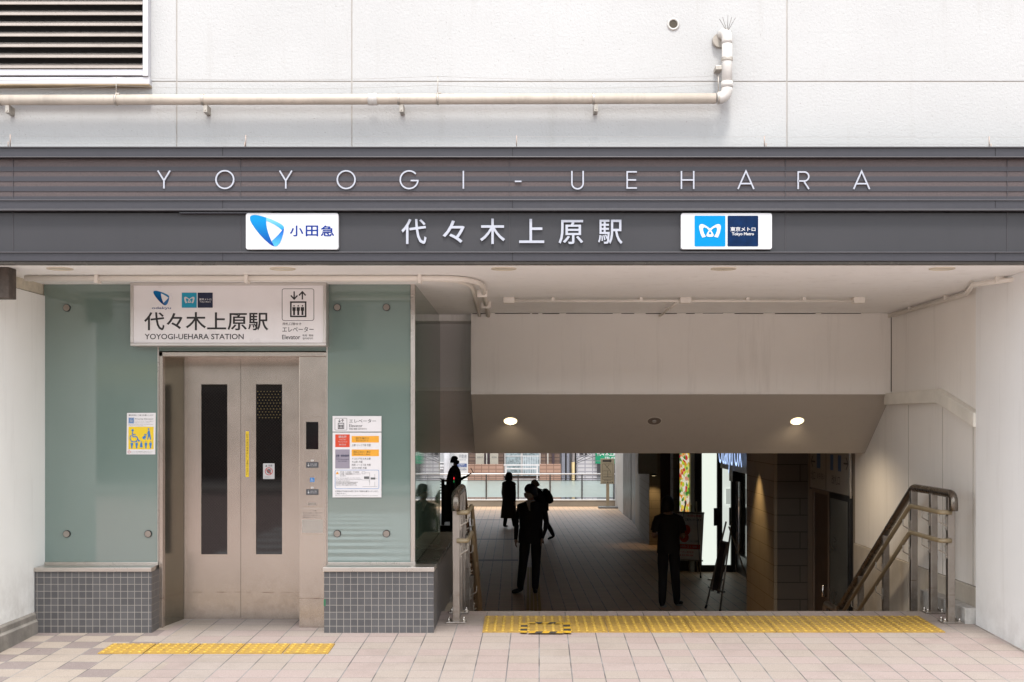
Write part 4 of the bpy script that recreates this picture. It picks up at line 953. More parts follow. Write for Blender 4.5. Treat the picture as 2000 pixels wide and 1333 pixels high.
b = MB(); b.pbox(1418, 1428.5, 955, 985, YS-.01, .01); b.build('paper_notice', M('paper_grey', (.35,.36,.36), .6, 0, .1, emit=(.6,.65,.6), es=.22), sh)  # paper glows by itself in place of panel light coming through
b = MB(); b.pbox(1424, 1427.5, 992, 1027, YS-.01, .012); b.build('opening_hours', INKG, sh)
# lit shop name
sgn = thing('shop_sign', 'blue white glowing letters of a shop name cropped by the soffit', 'sign')
b = MB(); wall_text(b, 'Odakyu OX', 21.55, 19.25, .66, 1.22, 3.40)
b2 = MB(); b2.add([(p[0]+.05,p[1],p[2]) for p in b.v], b.f)
b.build('letters', M('letter_glow', (.5,.6,1), .4, 0, 0, emit=(.45,.62,1), es=.5), sgn)
MB().box(3.46, 3.60, 19.15, 21.75, .70, 1.2).build('backing', M('sign_back', (.02,.025,.03), .4), sgn)
MB().box(3.45, 3.60, 20.4, 20.75, .52, .70).build('bracket', BLACK, sgn)
# colourful lit poster
def m_fruit():
    t = NT('poster_print'); uv = t.n('UVMap').outputs[0]
    mp = t.n('Mapping', None, Vector=uv, Scale=(1.5,.8,1))
    v = t.n('TexVoronoi', {'feature': 'F1'}, Vector=mp, Scale=17.0); h = t.n('SeparateColor', None, Color=v.outputs[1]).outputs[0]
    c = t.ramp(h, [(0,(.05,.22,.02)),(.2,(.55,.62,.03)),(.36,(.8,.75,.6)),(.5,(.75,.30,.02)),(.64,(.35,.5,.05)),(.76,(.6,.03,.03)),(.88,(.85,.8,.7)),(.95,(.8,.6,.05))], 'CONSTANT')
    c = t.mix(t.ramp(v.outputs[0], [(.45,0.0),(.8,.4)]), c, (.9,.86,.6))
    t.set(t.b, 'Base Color', c); t.set(t.b, 'Emission Color', c); t.b.inputs['Emission Strength'].default_value = .26; return t.m
t = thing('lit_poster', 'tall backlit poster of mixed fruit colours behind the man in black', 'poster')
MB().pbox(1327.5, 1346.5, 866, 1021, YS+.14, .04).build('sheet', m_fruit(), t)
b = MB()
for a in ((1325.5,1327.5,866,1022),(1346.5,1348.4,866,1022),(1327.5,1346.5,1021,1023)): b.pbox(*a, YS+.12, .07)
b.build('frame', BLACK, t)
# far pillar and fittings
t = thing('far_pillar', 'distant beige stone pillar with a blank sign panel across its top', 'pillar')
b = MB(); b.prism([(X(1268,30.0),30.0),(X(1290,30.0),30.0),(X(1290,30.0),33.3),(X(1249,33.5),33.5)], 2, low(33)-.1, 1.2); b.build('cladding', STONE, t, bevel=.01)
MB().pbox(1246.5, 1284, 868, 926, 29.8, .12).build('blank_panel', M('panel_blank', (.34,.31,.25), .5, 0, .05), t)
spot('wall_washer', 'small warm spot added under the blank panel of the distant stone pillar', (X(1277,29.74), 29.74, .22), 8, 95)  # lamp added below the panel to brighten the pillar
t = thing('dark_doorway', 'dark framed doorways at the far right end of the concourse', 'doorway')
b = MB()
for p0, p1, Y0, Y1 in ((1217,1232,43.5,40),(1233,1241,40,37.5)): b.prism([(X(p0,Y0),Y0),(X(p1,Y1),Y1),(X(p1,Y1)+.3,Y1),(X(p0,Y0)+.3,Y0)], 2, low(42)-.1, 1.2)
b.build('frame', BLACK, t)
MB().prism([(X(1241,37.5),37.5),(X(1249,34),34),(X(1249,34)+.4,34),(X(1241,37.5)+.4,37.5)], 2, low(37)-.1, 1.2).build('side', M('wall_ochre', (.20,.13,.06), .5), t)
t = thing('end_pier', 'pale panelled pier at the far right end of the concourse', 'pier')
MB().prism([(X(1203.5,48.6),48.6),(X(1217,43.5),43.5),(X(1217,43.5)+.5,43.5),(X(1203.5,48.6)+.5,48.6)], 2, low(48)-.1, 1.2).build('panel', M('pier_white', (0.358, 0.345, 0.325), .5), t)
MB().pbox(1202, 1206, 868, 990, 48.65, .25).build('white_post', M('post_white', (0.42, 0.42, 0.42), .5), t)

# easels and stand
def easel(lab, px, py, rz, board, hgt=1.39):
    Y = 2.435/((py-CY)/F-.018); t = thing('easel', lab, 'easel', None, (X(px,Y), Y, low(Y)), rz)
    AL = M('easel_aluminium', (.32,.29,.25), .35, .7, .1)
    for s_ in (-1,1):
        o = MB().tube([(s_*.26,-.10,0),(s_*.10,.16,hgt)], .014, 8).build('leg', AL, t)
        MB().tube([(s_*.262,-.103,-.0),(s_*.25,-.085,.05)], .018, 8).build('foot', BLACK, o)
    MB().tube([(0,.62,0),(0,.16,hgt*.95)], .013, 8).build('rear_leg', AL, t)
    MB().box(-.28, .28, -.055, -.02, .30, .325).build('tray', AL, t)
    return t
def tilt(bb, base=.325, k=.187):                       # lean flat board geometry back onto the easel
    bb.v = [(p[0], p[1]+(p[2]-base)*k, p[2]) for p in bb.v]; return bb
e1 = easel('notice board easel holding a red and white sheet beside the man in black', 1345, 1127, -.42, True)
pb = thing('notice_board', 'cream board printed with red circles and red bands resting on the easel', 'notice board'); pb.location = e1.location; pb.rotation_euler = e1.rotation_euler
tilt(MB().box(-.26,.26,-.05,-.035,.325,1.18)).build('board', M('board_cream', (.8,.74,.64), .5, 0, .05), pb)
tilt(MB().box(-.265,.265,-.056,-.03,1.165,1.195)).build('top_clip', STLP, pb)
b = MB(); y = -.0515
b.add([(.0-.08+.10*math.cos(R(a)), y, .86+.10*math.sin(R(a))) for a in range(0,360,20)], [list(range(18))]); b.add([(-.09+.085*math.cos(R(a)), y, .72+.085*math.sin(R(a))) for a in range(0,360,20)], [list(range(18))])
b.box(-.25,.22,y,y+.001,.52,.60); b.text('お得な情報', -.05, .22, 1.10, 1.145, y); b.text('クーポン配布中', -.20, .10, .44, .48, y); b.text('毎日開催', -.2, .1, .385, .42, y); tilt(b).build('red_print', RED, pb)
b = MB(); b.text('ご案内いたします', -.10, .22, 1.03, 1.075, y); b.text('くわしくは店頭へ', .02, .2, .64, .68, y)
b.add([(-.19+.035*math.cos(R(a)), y, 1.09+.04*math.sin(R(a))) for a in range(0,360,30)], [list(range(12))]); tilt(b).build('black_print', INK, pb)
b = MB(); b.text('9:00-21:00', -.2, .16, .545, .58, y-.001); tilt(b).build('white_print', WPLATE, pb)
e2 = easel('empty edge on easel stand in front of the glowing shop panels', 1404, 1193, -1.32, False, 1.30)
pb = thing('menu_board', 'dark menu board seen nearly edge on leaning on the front easel', 'menu board'); pb.location = e2.location; pb.rotation_euler = e2.rotation_euler
tilt(MB().box(-.10,.10,-.06,-.03,.30,1.0)).build('board', M('board_dark', (.05,.045,.04), .4), pb, bevel=.004)
tilt(MB().box(-.12,.12,-.064,-.026,1.0,1.02)).build('top_edge', STLP, pb)
for x_ in (-.115, .10): tilt(MB().box(x_, x_+.015, -.066, -.024, .27, 1.0)).build('edge_bar', STLP, pb)
Y = 2.435/((1133-CY)/F-.018); t = thing('stanchion_sign', 'slim stand with a small dark plate in front of the glowing panel', 'sign', None, (X(1399,Y), Y, low(Y)))
MB().tube([(0,0,0),(0,0,.012),(0,0,.022)], [.16,.155,.03], 24).build('base', CHROME, t); MB().tube([(.03,0,.02),(.03,0,1.15)], .013, 10).build('pole', BLACK, t)
MB().prism([(-.05,-.03),(.085,.05),(.085,.065),(-.05,-.015)], 2, .98, 1.30).build('plate', M('plate_dim', (.12,.12,.11), .4), t)

# ------------------------------------------------------------------ concourse: far end
rl = thing('glass_railing', 'steel and frosted glass railing on a low parapet at the concourse end', 'railing')
RY = 48.8; zb_ = low(RY)
MB().box(-8, X(1203,RY), RY, RY+.35, -6, Z(978,RY)).build('parapet', M('parapet_beige', (0.18, 0.156, 0.123), .8, 0, .1, 1), rl)
MB().box(-8, X(1203,RY), RY-.02, RY+.37, Z(978,RY)+.001, Z(976,RY)).build('coping', M('coping_white', (0.525, 0.532, 0.525), .5), rl)
MB().tube([(-8,RY+.12,Z(926.5,RY)),(X(1203,RY),RY+.12,Z(926.5,RY))], .03, 10).build('top_rail', M('rail_bright', (0.562, 0.562, 0.562), .35, .2), rl)
RD = M('rail_dark', (.05,.05,.05), .4, .3)
for py in (930.5, 934.8, 938.8, 973.5): MB().tube([(-8,RY+.12,Z(py,RY)),(X(1203,RY),RY+.12,Z(py,RY))], .012, 6).build('bar', RD, rl)
FR = m_frost(); PXS = [824.5, 887, 949.5, 1012, 1074.5, 1137, 1199.5]; dx = X(62.5+CX,RY)
for k, px in enumerate([449.5+62.5*i for i in range(13)]):
    MB().box(X(px,RY)-.025, X(px,RY)+.025, RY+.10, RY+.16, Z(977,RY), Z(927,RY)).build('post', RD, rl)
    if k: MB().box(X(px-61,RY), X(px-1.2,RY), RY+.125, RY+.135, Z(972,RY), Z(939.5,RY)).build('pane', FR, rl)
t = thing('map_sign', 'beige area map board on a single post before the far railing', 'sign'); MY = 47.4
MB().pbox(1173, 1200, 896, 945.5, MY, .05).build('board', M('board_tan', (0.187, 0.16, 0.11), .5, 0, .08), t, bevel=.01)
MB().pbox(1184, 1190, 945, 989, MY+.01, .06).build('post', M('post_tan', (0.18, 0.144, 0.096), .5), t); MB().box(X(1169,MY), X(1207,MY), MY-.25, MY+.3, low(MY), low(MY)+.07).build('foot', M('foot_grey', (.10,.10,.10), .5), t)
b = MB(); yy = MY-.004
b.poly([(1177,899),(1191,899),(1191,896.8),(1195,900.6),(1191,904.5),(1191,902.4),(1177,902.4)], yy)
b.ribbon(rrect(1176.5,906.5,1197,936.5,1), .5, yy, .002, True); b.ribbon([(1181,907),(1192,920),(1192,924)], .8, yy, .002); b.ribbon([(1190,908),(1184,914)], .6, yy-.001, .002); b.ribbon([(1178,920),(1190,920)], .5, yy, .002); b.ribbon([(1187,920),(1187,932)], .7, yy-.001, .002); b.ribbon([(1178,932),(1195,932)], 1.0, yy, .002); b.ribbon([(1178,926.5),(1195,926.5)], .4, yy, .002)
b.ptext('周辺案内図', 1180, 938, 1193, 940, yy); b.ptext('□ △ ■ ▲ ■', 1177.5, 941.3, 1197, 943.5, yy); b.build('print', INK, t)
# escalator landing with its entry post
t = thing('escalator', 'dark escalator landing with glass side and railings at the far left', 'escalator'); EY = 31.0; ez = low(EY)
MB().box(X(838,EY), X(897,EY), EY-.1, EY+4, ez-.1, Z(1026,EY)).build('landing', M('landing_dark', (.03,.027,.024), .5), t)
MB().pbox(867, 881.5, 947, 1020, EY-.05, .03).build('glass_side', M('escalator_glass', (.16,.21,.20), .1, 0, .05), t)
b = MB(); b.tube([(X(862,EY),EY-.05,Z(939,EY)),(X(879,EY),EY-.05,Z(939,EY))], .03, 10); b.build('hand_belt', M('belt_amber', (.25,.12,.03), .4), t)
b = MB(); b.pbox(862, 868, 936, 1026, EY-.08, .06); b.pbox(880.5, 882.5, 946, 1026, EY-.06, .05); b.build('end_frame', BLACK, t)
b = MB()
for k in range(6): b.pbox(855, 862, 935+5.5*k, 937+5.5*k, EY-.06, .03)
b.build('side_bar', RD, t)
t = thing('entry_post', 'black post with a red and a green signal light by the escalator', 'signal post')
MB().pbox(878.5, 888.5, 926, 1028, EY-.2, .12).build('body', BLACK, t, bevel=.01)
MB().pbox(885.9, 887.3, 932.5, 937, EY-.206, .01).build('red_light', M('led_red', (1,.05,.05), .4, 0, 0, emit=(1,.03,.04), es=.5), t)
MB().pbox(885.8, 887.3, 939, 943, EY-.206, .01).build('green_light', M('led_green', (.05,.8,.2), .4, 0, 0, emit=(.02,.3,.08), es=.3), t)

# buildings across the back street
TANT = m_brick('tan_tile', (0.248, 0.152, 0.105), (0.273, 0.171, 0.124), (0.155, 0.093, 0.068), .34, .17, .02, 0, .5, .1, stain=.05)
BROT = m_brick('brown_tile_wall', (0.105, 0.066, 0.049), (0.126, 0.081, 0.059), (0.056, 0.038, 0.032), .34, .17, .02, 0, .5, .1, stain=.05)
WTIL = m_brick('white_tile_wall', (0.409, 0.409, 0.422), (0.434, 0.434, 0.446), (0.248, 0.248, 0.273), .38, .19, .03, 0, .4, .1, stain=.04)
FYB = 58.0
ap = thing('apartment_building', 'brown tiled apartment block with tan tiled balcony walls across the back street', 'building')
MB().box(X(913,FYB+1.6), X(1094,FYB+1.6), FYB+1.6, FYB+9, -7, 2.2).build('wall', BROT, ap)
MB().pbox(913, 984, 907.5, 1180, FYB, .3).build('balcony_wall', TANT, ap); MB().pbox(1054, 1096, 907, 1180, FYB, .3).build('balcony_wall', TANT, ap)
MB().pbox(984, 1054, 935, 1180, FYB+.15, .2).build('balcony_panel', M('panel_greyed', (0.208, 0.189, 0.182), .5), ap)
b = MB(); b.pbox(984, 1054, 907.5, 910, FYB-.02, .1); b.pbox(987, 989.5, 910, 970, FYB, .08); b.pbox(1048, 1050.5, 910, 970, FYB, .08); b.pbox(988, 1050, 914.5, 917, FYB+.01, .06); b.build('balcony_rail', M('rail_white', (0.468, 0.462, 0.456), .4), ap)
WY2 = FYB+1.52
wd = MB().pbox(985, 1056, 880, 930, WY2, .06).build('window', M('window_frame_grey', (0.33, 0.312, 0.3), .4), ap)
b = MB(); b.pbox(987.5, 1017, 880, 930, WY2-.01, .02); b.pbox(1021, 1053, 880, 930, WY2-.015, .02); b.build('glass', M('window_curtain', (.20,.24,.25), .12, 0, .5, 9), wd)
b = MB()
for k in range(9): b.pbox(1022+3.4*k, 1023.6+3.4*k, 890, 928, WY2-.016, .002)
b.build('curtain_fold', M('curtain_pale', (.36,.40,.42), .8), wd); MB().pbox(987.5, 1053, 890.5, 892, WY2-.02, .01).build('rail', M('rail_white', (0.468, 0.462, 0.456), .4), wd)
for a, c in ((929,945.5),(957,973)): MB().pbox(a, c, 880, 907, FYB+1.2, .1).build('beige_board', M('board_beige', (0.3, 0.276, 0.228), .5, 0, .08), ap)
b = MB(); b.ptext('募集中', 931.5, 892, 943, 895, FYB+1.19); b.ptext('貸店舗', 960, 892, 970, 895, FYB+1.19); b.build('board_print', INKG, ap)
b = MB(); b.pbox(949.5, 951.5, 870, 907, FYB+1.1, .1); b.pbox(1069, 1071, 870, 907, FYB+1.1, .1); b.build('downpipe', M('pipe_pale', (0.36, 0.348, 0.312), .5), ap)
for a, c in ((946,949.5),(951.5,956.5),(1078,1083)): MB().pbox(a, c, 870, 907, FYB+1.45, .1).build('dark_opening', M('opening_plum', (.04,.025,.03), .5), ap)
t = thing('office_sign', 'white upright sign with a dark blue band behind the man with the phone', 'sign')
MB().pbox(888, 914, 868, 928, FYB-1, .1).build('panel', M('panel_white', (0.403, 0.403, 0.397), .4), t); MB().pbox(892.5, 911.5, 906, 912.8, FYB-1.01, .02).build('blue_band', M('band_blue', (.02,.05,.16), .4, 0, 0), t)
b = MB(); b.ptext('不動産', 896, 888, 911.5, 895.5, FYB-1.012, bold=.0); b.ptext('03-5454', 895, 915, 911, 919, FYB-1.012, bold=.02); b.ptext('売買 賃貸 管理', 896, 897.5, 910, 899.5, FYB-1.012); b.build('print', M('ink_slate', (.16,.17,.20), .5, 0, 0), t)
b = MB(); b.ptext('お部屋探し', 894, 907, 910, 909.3, FYB-1.02); b.ptext('ご相談ください', 894, 910, 910, 912, FYB-1.02); b.build('white_print', WPLATE, t)
t = thing('grey_column', 'round pale column beside the white upright sign', 'column'); MB().tube([(X(873,FYB),FYB,-6),(X(873,FYB),FYB,4)], .155, 20).build('shaft', M('column_pale', (0.36, 0.36, 0.372), .4), t)
wb = thing('white_building', 'white tiled building across the back street left of the green sign', 'building')
MB().box(X(1126,62), X(1166,62), 62, 70, -7, 2.2).build('wall', WTIL, wb)
b = MB(); b.pbox(1132, 1140, 878, 888.5, 61.95, .1); b.pbox(1142, 1147, 878, 888, 61.95, .1); b.build('window', M('window_dark', (.05,.05,.055), .2), wb)
gb = thing('grey_building', 'grey building with dark windows behind the green shop sign', 'building')
MB().box(X(1163,63), X(1300,63), 63, 70, -7, 2.2).build('wall', M('wall_midgrey', (0.18, 0.192, 0.204), .6), gb); MB().pbox(1164, 1204, 905, 925, 62.9, .15).build('window', M('window_dark', (.05,.05,.055), .2), gb)
gs = thing('green_sign', 'green shop sign with white characters and a telephone number', 'sign')
MB().pbox(1163, 1215, 860, 900, 61.5, .2).build('panel', M('sign_green', (0.0, 0.182, 0.085), .4, 0, .05), gs); MB().pbox(1163, 1215, 901.5, 906, 61.5, .2).build('lower_strip', M('sign_green', (0.0, 0.182, 0.085), .4), gs)
b = MB(); b.ptext('代々木上原', 1166, 882, 1205, 891, 61.49, bold=.02); b.ptext('TEL 03-5465', 1181, 892.7, 1217, 897.5, 61.49, bold=.02); b.build('lettering', WPLATE, gs)
up = thing('utility_pole', 'pale utility pole with a beige lower wrap and wires', 'utility pole')
MB().tube([(X(1119.5,60),60,-6),(X(1119.5,60),60,Z(903,60))], .075, 12).build('lower_wrap', M('wrap_beige', (0.33, 0.252, 0.12), .6), up); MB().tube([(X(1119.5,60),60,Z(903,60)),(X(1119.5,60),60,5)], .07, 12).build('shaft', M('pole_white', (0.396, 0.396, 0.396), .6), up)
b = MB()
for z0, z1 in ((Z(905,60),2.6),(Z(899,60),2.2),(Z(907,60),1.7)): b.tube([(X(1121,60),60,z0)]+[(X(1121,60)+5*u, 60+1.2*u, z0+(z1-z0)*u-.5*u*(1-u)) for u in (.2,.4,.6,.8,1)], .012, 5)
b.build('wire', BLACK, up)
t = thing('steel_shed', 'blue grey steel pillars and pipes between the two tiled buildings', 'shed')
MB().box(X(1080,64), X(1135,64), 64, 66, -7, 4).build('back_wall', M('wall_slate', (.10,.095,.10), .6), t)
b = MB(); b.pbox(1097, 1103.5, 870, 1050, 61, .3); b.pbox(1107, 1112, 870, 1050, 61, .3); b.build('pillar', M('pillar_bluegrey', (0.195, 0.208, 0.247), .5), t)
b = MB(); b.pbox(1104, 1106, 870, 1050, 61.1, .2); b.pbox(1123, 1126, 870, 1050, 61.1, .2); b.build('pipe', BLACK, t)
t = thing('low_building', 'pale low building behind the left part of the railing', 'building')
MB().box(-14, X(868,60), 60, 68, -7, 2.2).build('wall', M('wall_fog', (0.27, 0.276, 0.282), .6), t); MB().pbox(878, 889, 870, 1050, 60, .4).build('wall', M('wall_tile_grey', (.30,.31,.31), .6), t)
b = MB(); b.pbox(859, 868, 908, 912, 59.9, .1); b.pbox(859, 868, 903, 905, 59.9, .1); b.pbox(859, 866, 914, 917, 59.9, .1); b.build('band', WPLATE, t)

# street side opposite the station: only its reflections are seen
ob = thing('opposite_building', 'pale shop building across the street seen only in reflections', 'building')
MB().box(-30, 30, -26, -17, -.3, 6).build('wall', M('opp_wall', (.26,.26,.25), .8), ob)
for i in range(8): MB().box(-14+3.6*i, -11.8+3.6*i, -17.02, -16.9, 3.6, 5.4).build('window', M('opp_glass', (.03,.04,.045), .05, 0, 0), ob)
MB().box(-30, 30, -17.3, -16.9, 2.6, 3.2).build('sign_band', M('opp_band', (.30,.27,.16), .6), ob)
for i in range(6): MB().box(-15+5*i, -11+5*i, -17.02, -16.9, -.1, 2.4).build('shop_window', M('opp_shop', (.05,.055,.05), .1, 0, .4, .8), ob)
MB().box(-6.5, -1.5, -17.05, -16.9, .6, 1.1).build('red_board', M('opp_red', (.35,.03,.04), .6), ob)

# ------------------------------------------------------------------ people
SKIN = M('skin', (.42,.26,.18), .5, 0, .05); HAIRB = M('hair_black', (.012,.010,.009), .5, 0, .2, 40); HAIRG = M('hair_grey', (.42,.35,.28), .6, 0, .2, 40)
def person(lab, loc, rz, pose, zones, scale=1.0, lean=0.0, hair=HAIRB, hair_style='short', head=(0,0), mask=None):
    """zones: list of (name, material, test) over joint tags; the body is grown as one skin from a joint skeleton"""
    J = {}; E_ = []; Rd = {}; TG = {}
    def j(n, p, r, par=None, tg='top'):
        J[n] = Vector(p); Rd[n] = r; TG[n] = tg
        if par: E_.append((par, n))
    j('pelvis', (0,0,.94), .118, None, 'leg'); j('waist', (0,0,1.08), .112, 'pelvis'); j('chest', (0,0,1.26), .128, 'waist'); j('collar', (0,.005,1.40), .095, 'chest')
    j('neck', (0,0,1.475), .052, 'collar', 'skin'); j('jaw', (0,-.022,1.545), .060, 'neck', 'skin'); j('face', (0,-.015,1.61), .077, 'jaw', 'skin'); j('crown', (0,.008,1.672), .070, 'face', 'skin')
    for s, n in ((-1,'R'),(1,'L')):
        p = pose.get
        hip = (s*.085,0,.90); kn = p('knee'+n, (s*.095,-.01,.49)); an = p('ankle'+n, (s*.10,.02,.085))
        j('hip'+n, hip, .092, 'pelvis', 'leg'); th = Vector(hip).lerp(Vector(kn), .5); j('thigh'+n, th, .096, 'hip'+n, 'leg'); j('knee'+n, kn, .076, 'thigh'+n, 'leg')
        cf = Vector(kn).lerp(Vector(an), .4)+Vector((0,.012,0)); j('calf'+n, cf, .074, 'knee'+n, 'leg'); j('ankle'+n, an, .060, 'calf'+n, 'leg')
        fd = p('foot'+n, (s*.03,-1,0)); f = Vector(fd).normalized(); a = Vector(an)
        j('heel'+n, a-f*.03+Vector((0,0,-.045)), .038, 'ankle'+n, 'shoe'); j('ball'+n, a+f*.10+Vector((0,0,-.050)), .040, 'heel'+n, 'shoe'); j('toe'+n, a+f*.175+Vector((0,0,-.056)), .028, 'ball'+n, 'shoe')
        sh_ = (s*.165,.005,1.375); el_ = p('elbow'+n, (s*.225,.03,1.11)); wr = p('wrist'+n, (s*.235,-.03,.875))
        j('shoulder'+n, sh_, .068, 'collar', 'top'); j('bicep'+n, Vector(sh_).lerp(Vector(el_), .5), .058, 'shoulder'+n, 'sleeve'); j('elbow'+n, el_, .049, 'bicep'+n, 'fore'); j('fore'+n, Vector(el_).lerp(Vector(wr), .5), .043, 'elbow'+n, 'fore'); j('wrist'+n, wr, .030, 'fore'+n, 'fore')
        d = (Vector(wr)-Vector(el_)).normalized(); hd = p('hand'+n, None); d = Vector(hd).normalized() if hd else d
        side = d.cross(Vector((0,1,0) if abs(d.y) < .8 else (0,0,1))).normalized(); fw = d.cross(side).normalized()
        if not hd: side, fw = fw, side
        w_ = Vector(wr); j('palm'+n, w_+d*.065, .030, 'wrist'+n, 'skin')
        for q, (off, ln) in enumerate(((-.027,.070),(-.009,.082),(.009,.078),(.026,.060))):
            b0 = w_+d*.085+side*off; b1 = b0+d*ln*.55+fw*.008; b2 = b1+d*ln*.35+fw*.022
            j('kn%d%s' % (q,n), b0, .0105, 'palm'+n, 'skin'); j('fg%d%s' % (q,n), b1, .0092, 'kn%d%s' % (q,n), 'skin'); j('ft%d%s' % (q,n), b2, .0078, 'fg%d%s' % (q,n), 'skin')
        t0 = w_+d*.035+fw*.02-side*.024; j('tb'+n, t0, .012, 'palm'+n, 'skin'); j('tt'+n, t0+d*.05+fw*.025-side*.012, .009, 'tb'+n, 'skin')
    names = list(J); idx = {n: i for i, n in enumerate(names)}
    me = bpy.data.meshes.new('sk'); me.from_pydata([tuple(J[n]) for n in names], [(idx[a],idx[b]) for a, b in E_], []); o = bpy.data.objects.new('sk', me); COL.objects.link(o)
    o.modifiers.new('s', 'SKIN'); sd = me.skin_vertices[0].data
    for n in names: sd[idx[n]].radius = (Rd[n],)*2; sd[idx[n]].use_root = (n == 'pelvis')
    u = o.modifiers.new('u', 'SUBSURF'); u.levels = 2; u.render_levels = 2
    bpy.context.view_layer.update()
    bm_ = bpy.data.meshes.new_from_object(o.evaluated_get(bpy.context.evaluated_depsgraph_get()))
    bpy.data.objects.remove(o); bpy.data.meshes.remove(me)
    bm_.name = 'body'; mats = {}
    for k, m in zones.items():
        mats[k] = len(bm_.materials); bm_.materials.append(m)
    P = [J[n] for n in names]
    def near(c): return min(range(len(P)), key=lambda i: (P[i]-c).length/max(Rd[names[i]], .02)**.5)
    for f in bm_.polygons:
        c = f.center; n = names[near(c)]; g = TG[n]
        if n == 'pelvis' and c.z > .99: g = 'top'
        if g == 'top' and c.z > 1.462 and abs(c.x) < .07: g = 'skin'
        f.material_index = mats.get(g, mats.get('top', 0)); f.use_smooth = True
    for v in bm_.vertices:                             # broaden and flatten the trunk
        if .85 < v.co.z < 1.46 and abs(v.co.x) < .2: 
            k = min(1, (v.co.z-.85)/.08)*min(1, (1.46-v.co.z)/.06); v.co.x *= 1+.18*k; v.co.y *= 1-.10*k
    hz, hn = head
    def hp(c):                                         # turn and nod of the head about the neck
        c = Vector(c); k = max(0, min(1, (c.z-1.44)/.09))
        if k <= 0: return c
        q = c-Vector((0,0,1.48)); q = Matrix.Rotation(R(hn)*k, 3, 'X') @ q; q = Matrix.Rotation(R(hz)*k, 3, 'Z') @ q
        return q+Vector((0,0,1.48))
    def bendf(c):
        c = hp(c)
        if lean and c.z > .92:
            q = c-Vector((0,0,.92)); a = lean*min(1, q.z/.25); c = Matrix.Rotation(R(a), 3, 'X') @ q+Vector((0,0,.92))
        return c
    isarm = lambda v: abs(v.x) > .2
    for v in bm_.vertices: v.co = bendf(v.co) if not (isarm(v.co) and v.co.z < 1.0) else (bendf(v.co) if v.co.z > .92 else v.co)
    t = thing('person', lab, 'person', None, loc, R(rz)); t.scale = (scale,)*3
    o = bpy.data.objects.new('body', bm_); COL.objects.link(o); o.parent = t
    def part(b, nm, m):
        b.v = [tuple(bendf(p)) for p in b.v]; return b.build(nm, m, t)
    # face: nose, ears, eyes
    b = MB(); b.ellip((0,-.098,1.600), .012, .016, .020, 8, 6)
    for s in (-1,1): b.ellip((s*.080,0,1.605), .010, .022, .030, 8, 6)
    part(b, 'face_feature', zones['skin'])
    b = MB()
    for s in (-1,1): b.ellip((s*.030,-.086,1.628), .012, .006, .006, 8, 5)
    b.ellip((0,-.083,1.560), .022, .006, .006, 8, 5); part(b, 'eyes_and_mouth', HAIRB)
    b = MB(); rr = random.Random(len(lab))
    def hcap(z0f, rx, ry, top, n=22, m=9, cy=.014):
        rg = []
        for i in range(m):
            u = i/(m-1); ring = []
            for k in range(n):
                a = 2*math.pi*k/n; fr = max(0, -math.sin(a)); zb = z0f(fr, a)
                z_ = zb+(top-zb)*math.sin(u*math.pi/2); q = math.cos(u*math.pi/2)**.82 if u < 1 else .02
                wob = 1+.05*noise.noise(Vector((math.cos(a)*3, math.sin(a)*3, z_*14)))
                ring.append((rx*q*math.cos(a)*wob, cy+ry*q*math.sin(a)*wob, z_))
            rg.append(ring)
        b.loft(rg)
    if hair_style == 'bob': hcap(lambda fr, a: 1.47+.14*(fr > .55), .122, .125, 1.735)
    elif hair_style == 'full': hcap(lambda fr, a: 1.535+.115*min(1, fr*1.5), .102, .112, 1.752)
    else: hcap(lambda fr, a: 1.565+.095*min(1, fr*1.5), .090, .104, 1.738)
    part(b, 'hair', hair)
    if mask:
        b = MB(); rg = []
        for z_, ry, rx in ((1.525,.080,.055),(1.55,.100,.066),(1.58,.106,.072),(1.608,.100,.074)):
            rg.append([(rx*math.cos(R(a))*1.06, -.012+ry*-abs(math.sin(R(a))), z_) for a in range(180,361,15)]+[(rx*.9*math.cos(R(a)), -.01+ry*.75*math.sin(R(a)), z_) for a in range(360,179,-30)])
        b.loft(rg); part(b, 'face_mask', mask)
    return t, part
def ringz(z, rx, ry, n=24, cx=0, cy=0, wob=0, k=5):
    return [(cx+rx*math.cos(2*math.pi*i/n)*(1+wob*math.sin(k*2*math.pi*i/n+z*9)), cy+ry*math.sin(2*math.pi*i/n)*(1+wob*math.cos(k*2*math.pi*i/n+z*7)), z) for i in range(n)]
BLK = M('cloth_black', (.017,.016,.017), .8, 0, .2, 12); CHAR = M('cloth_charcoal', (.028,.027,.031), .8, 0, .2, 12); COAT = M('cloth_brown', (.06,.045,.032), .85, 0, .2, 12)
OLIV = M('cloth_olive', (.075,.07,.022), .8, 0, .25, 10); NAVC = M('cloth_navy', (.03,.033,.045), .8, 0, .2, 12); SHOE = M('shoe_black', (.012,.011,.011), .4, 0, .1); TROU = M('cloth_slate', (.03,.03,.034), .85, 0, .15); MASKW = M('mask_white', (.62,.60,.56), .7, 0, .03); SHIRT = M('shirt_white', (.65,.65,.66), .7, 0, .03)
def gpos(px, py): Y = 2.435/((py-CY)/F-.018); return (X(px,Y), Y, low(Y))

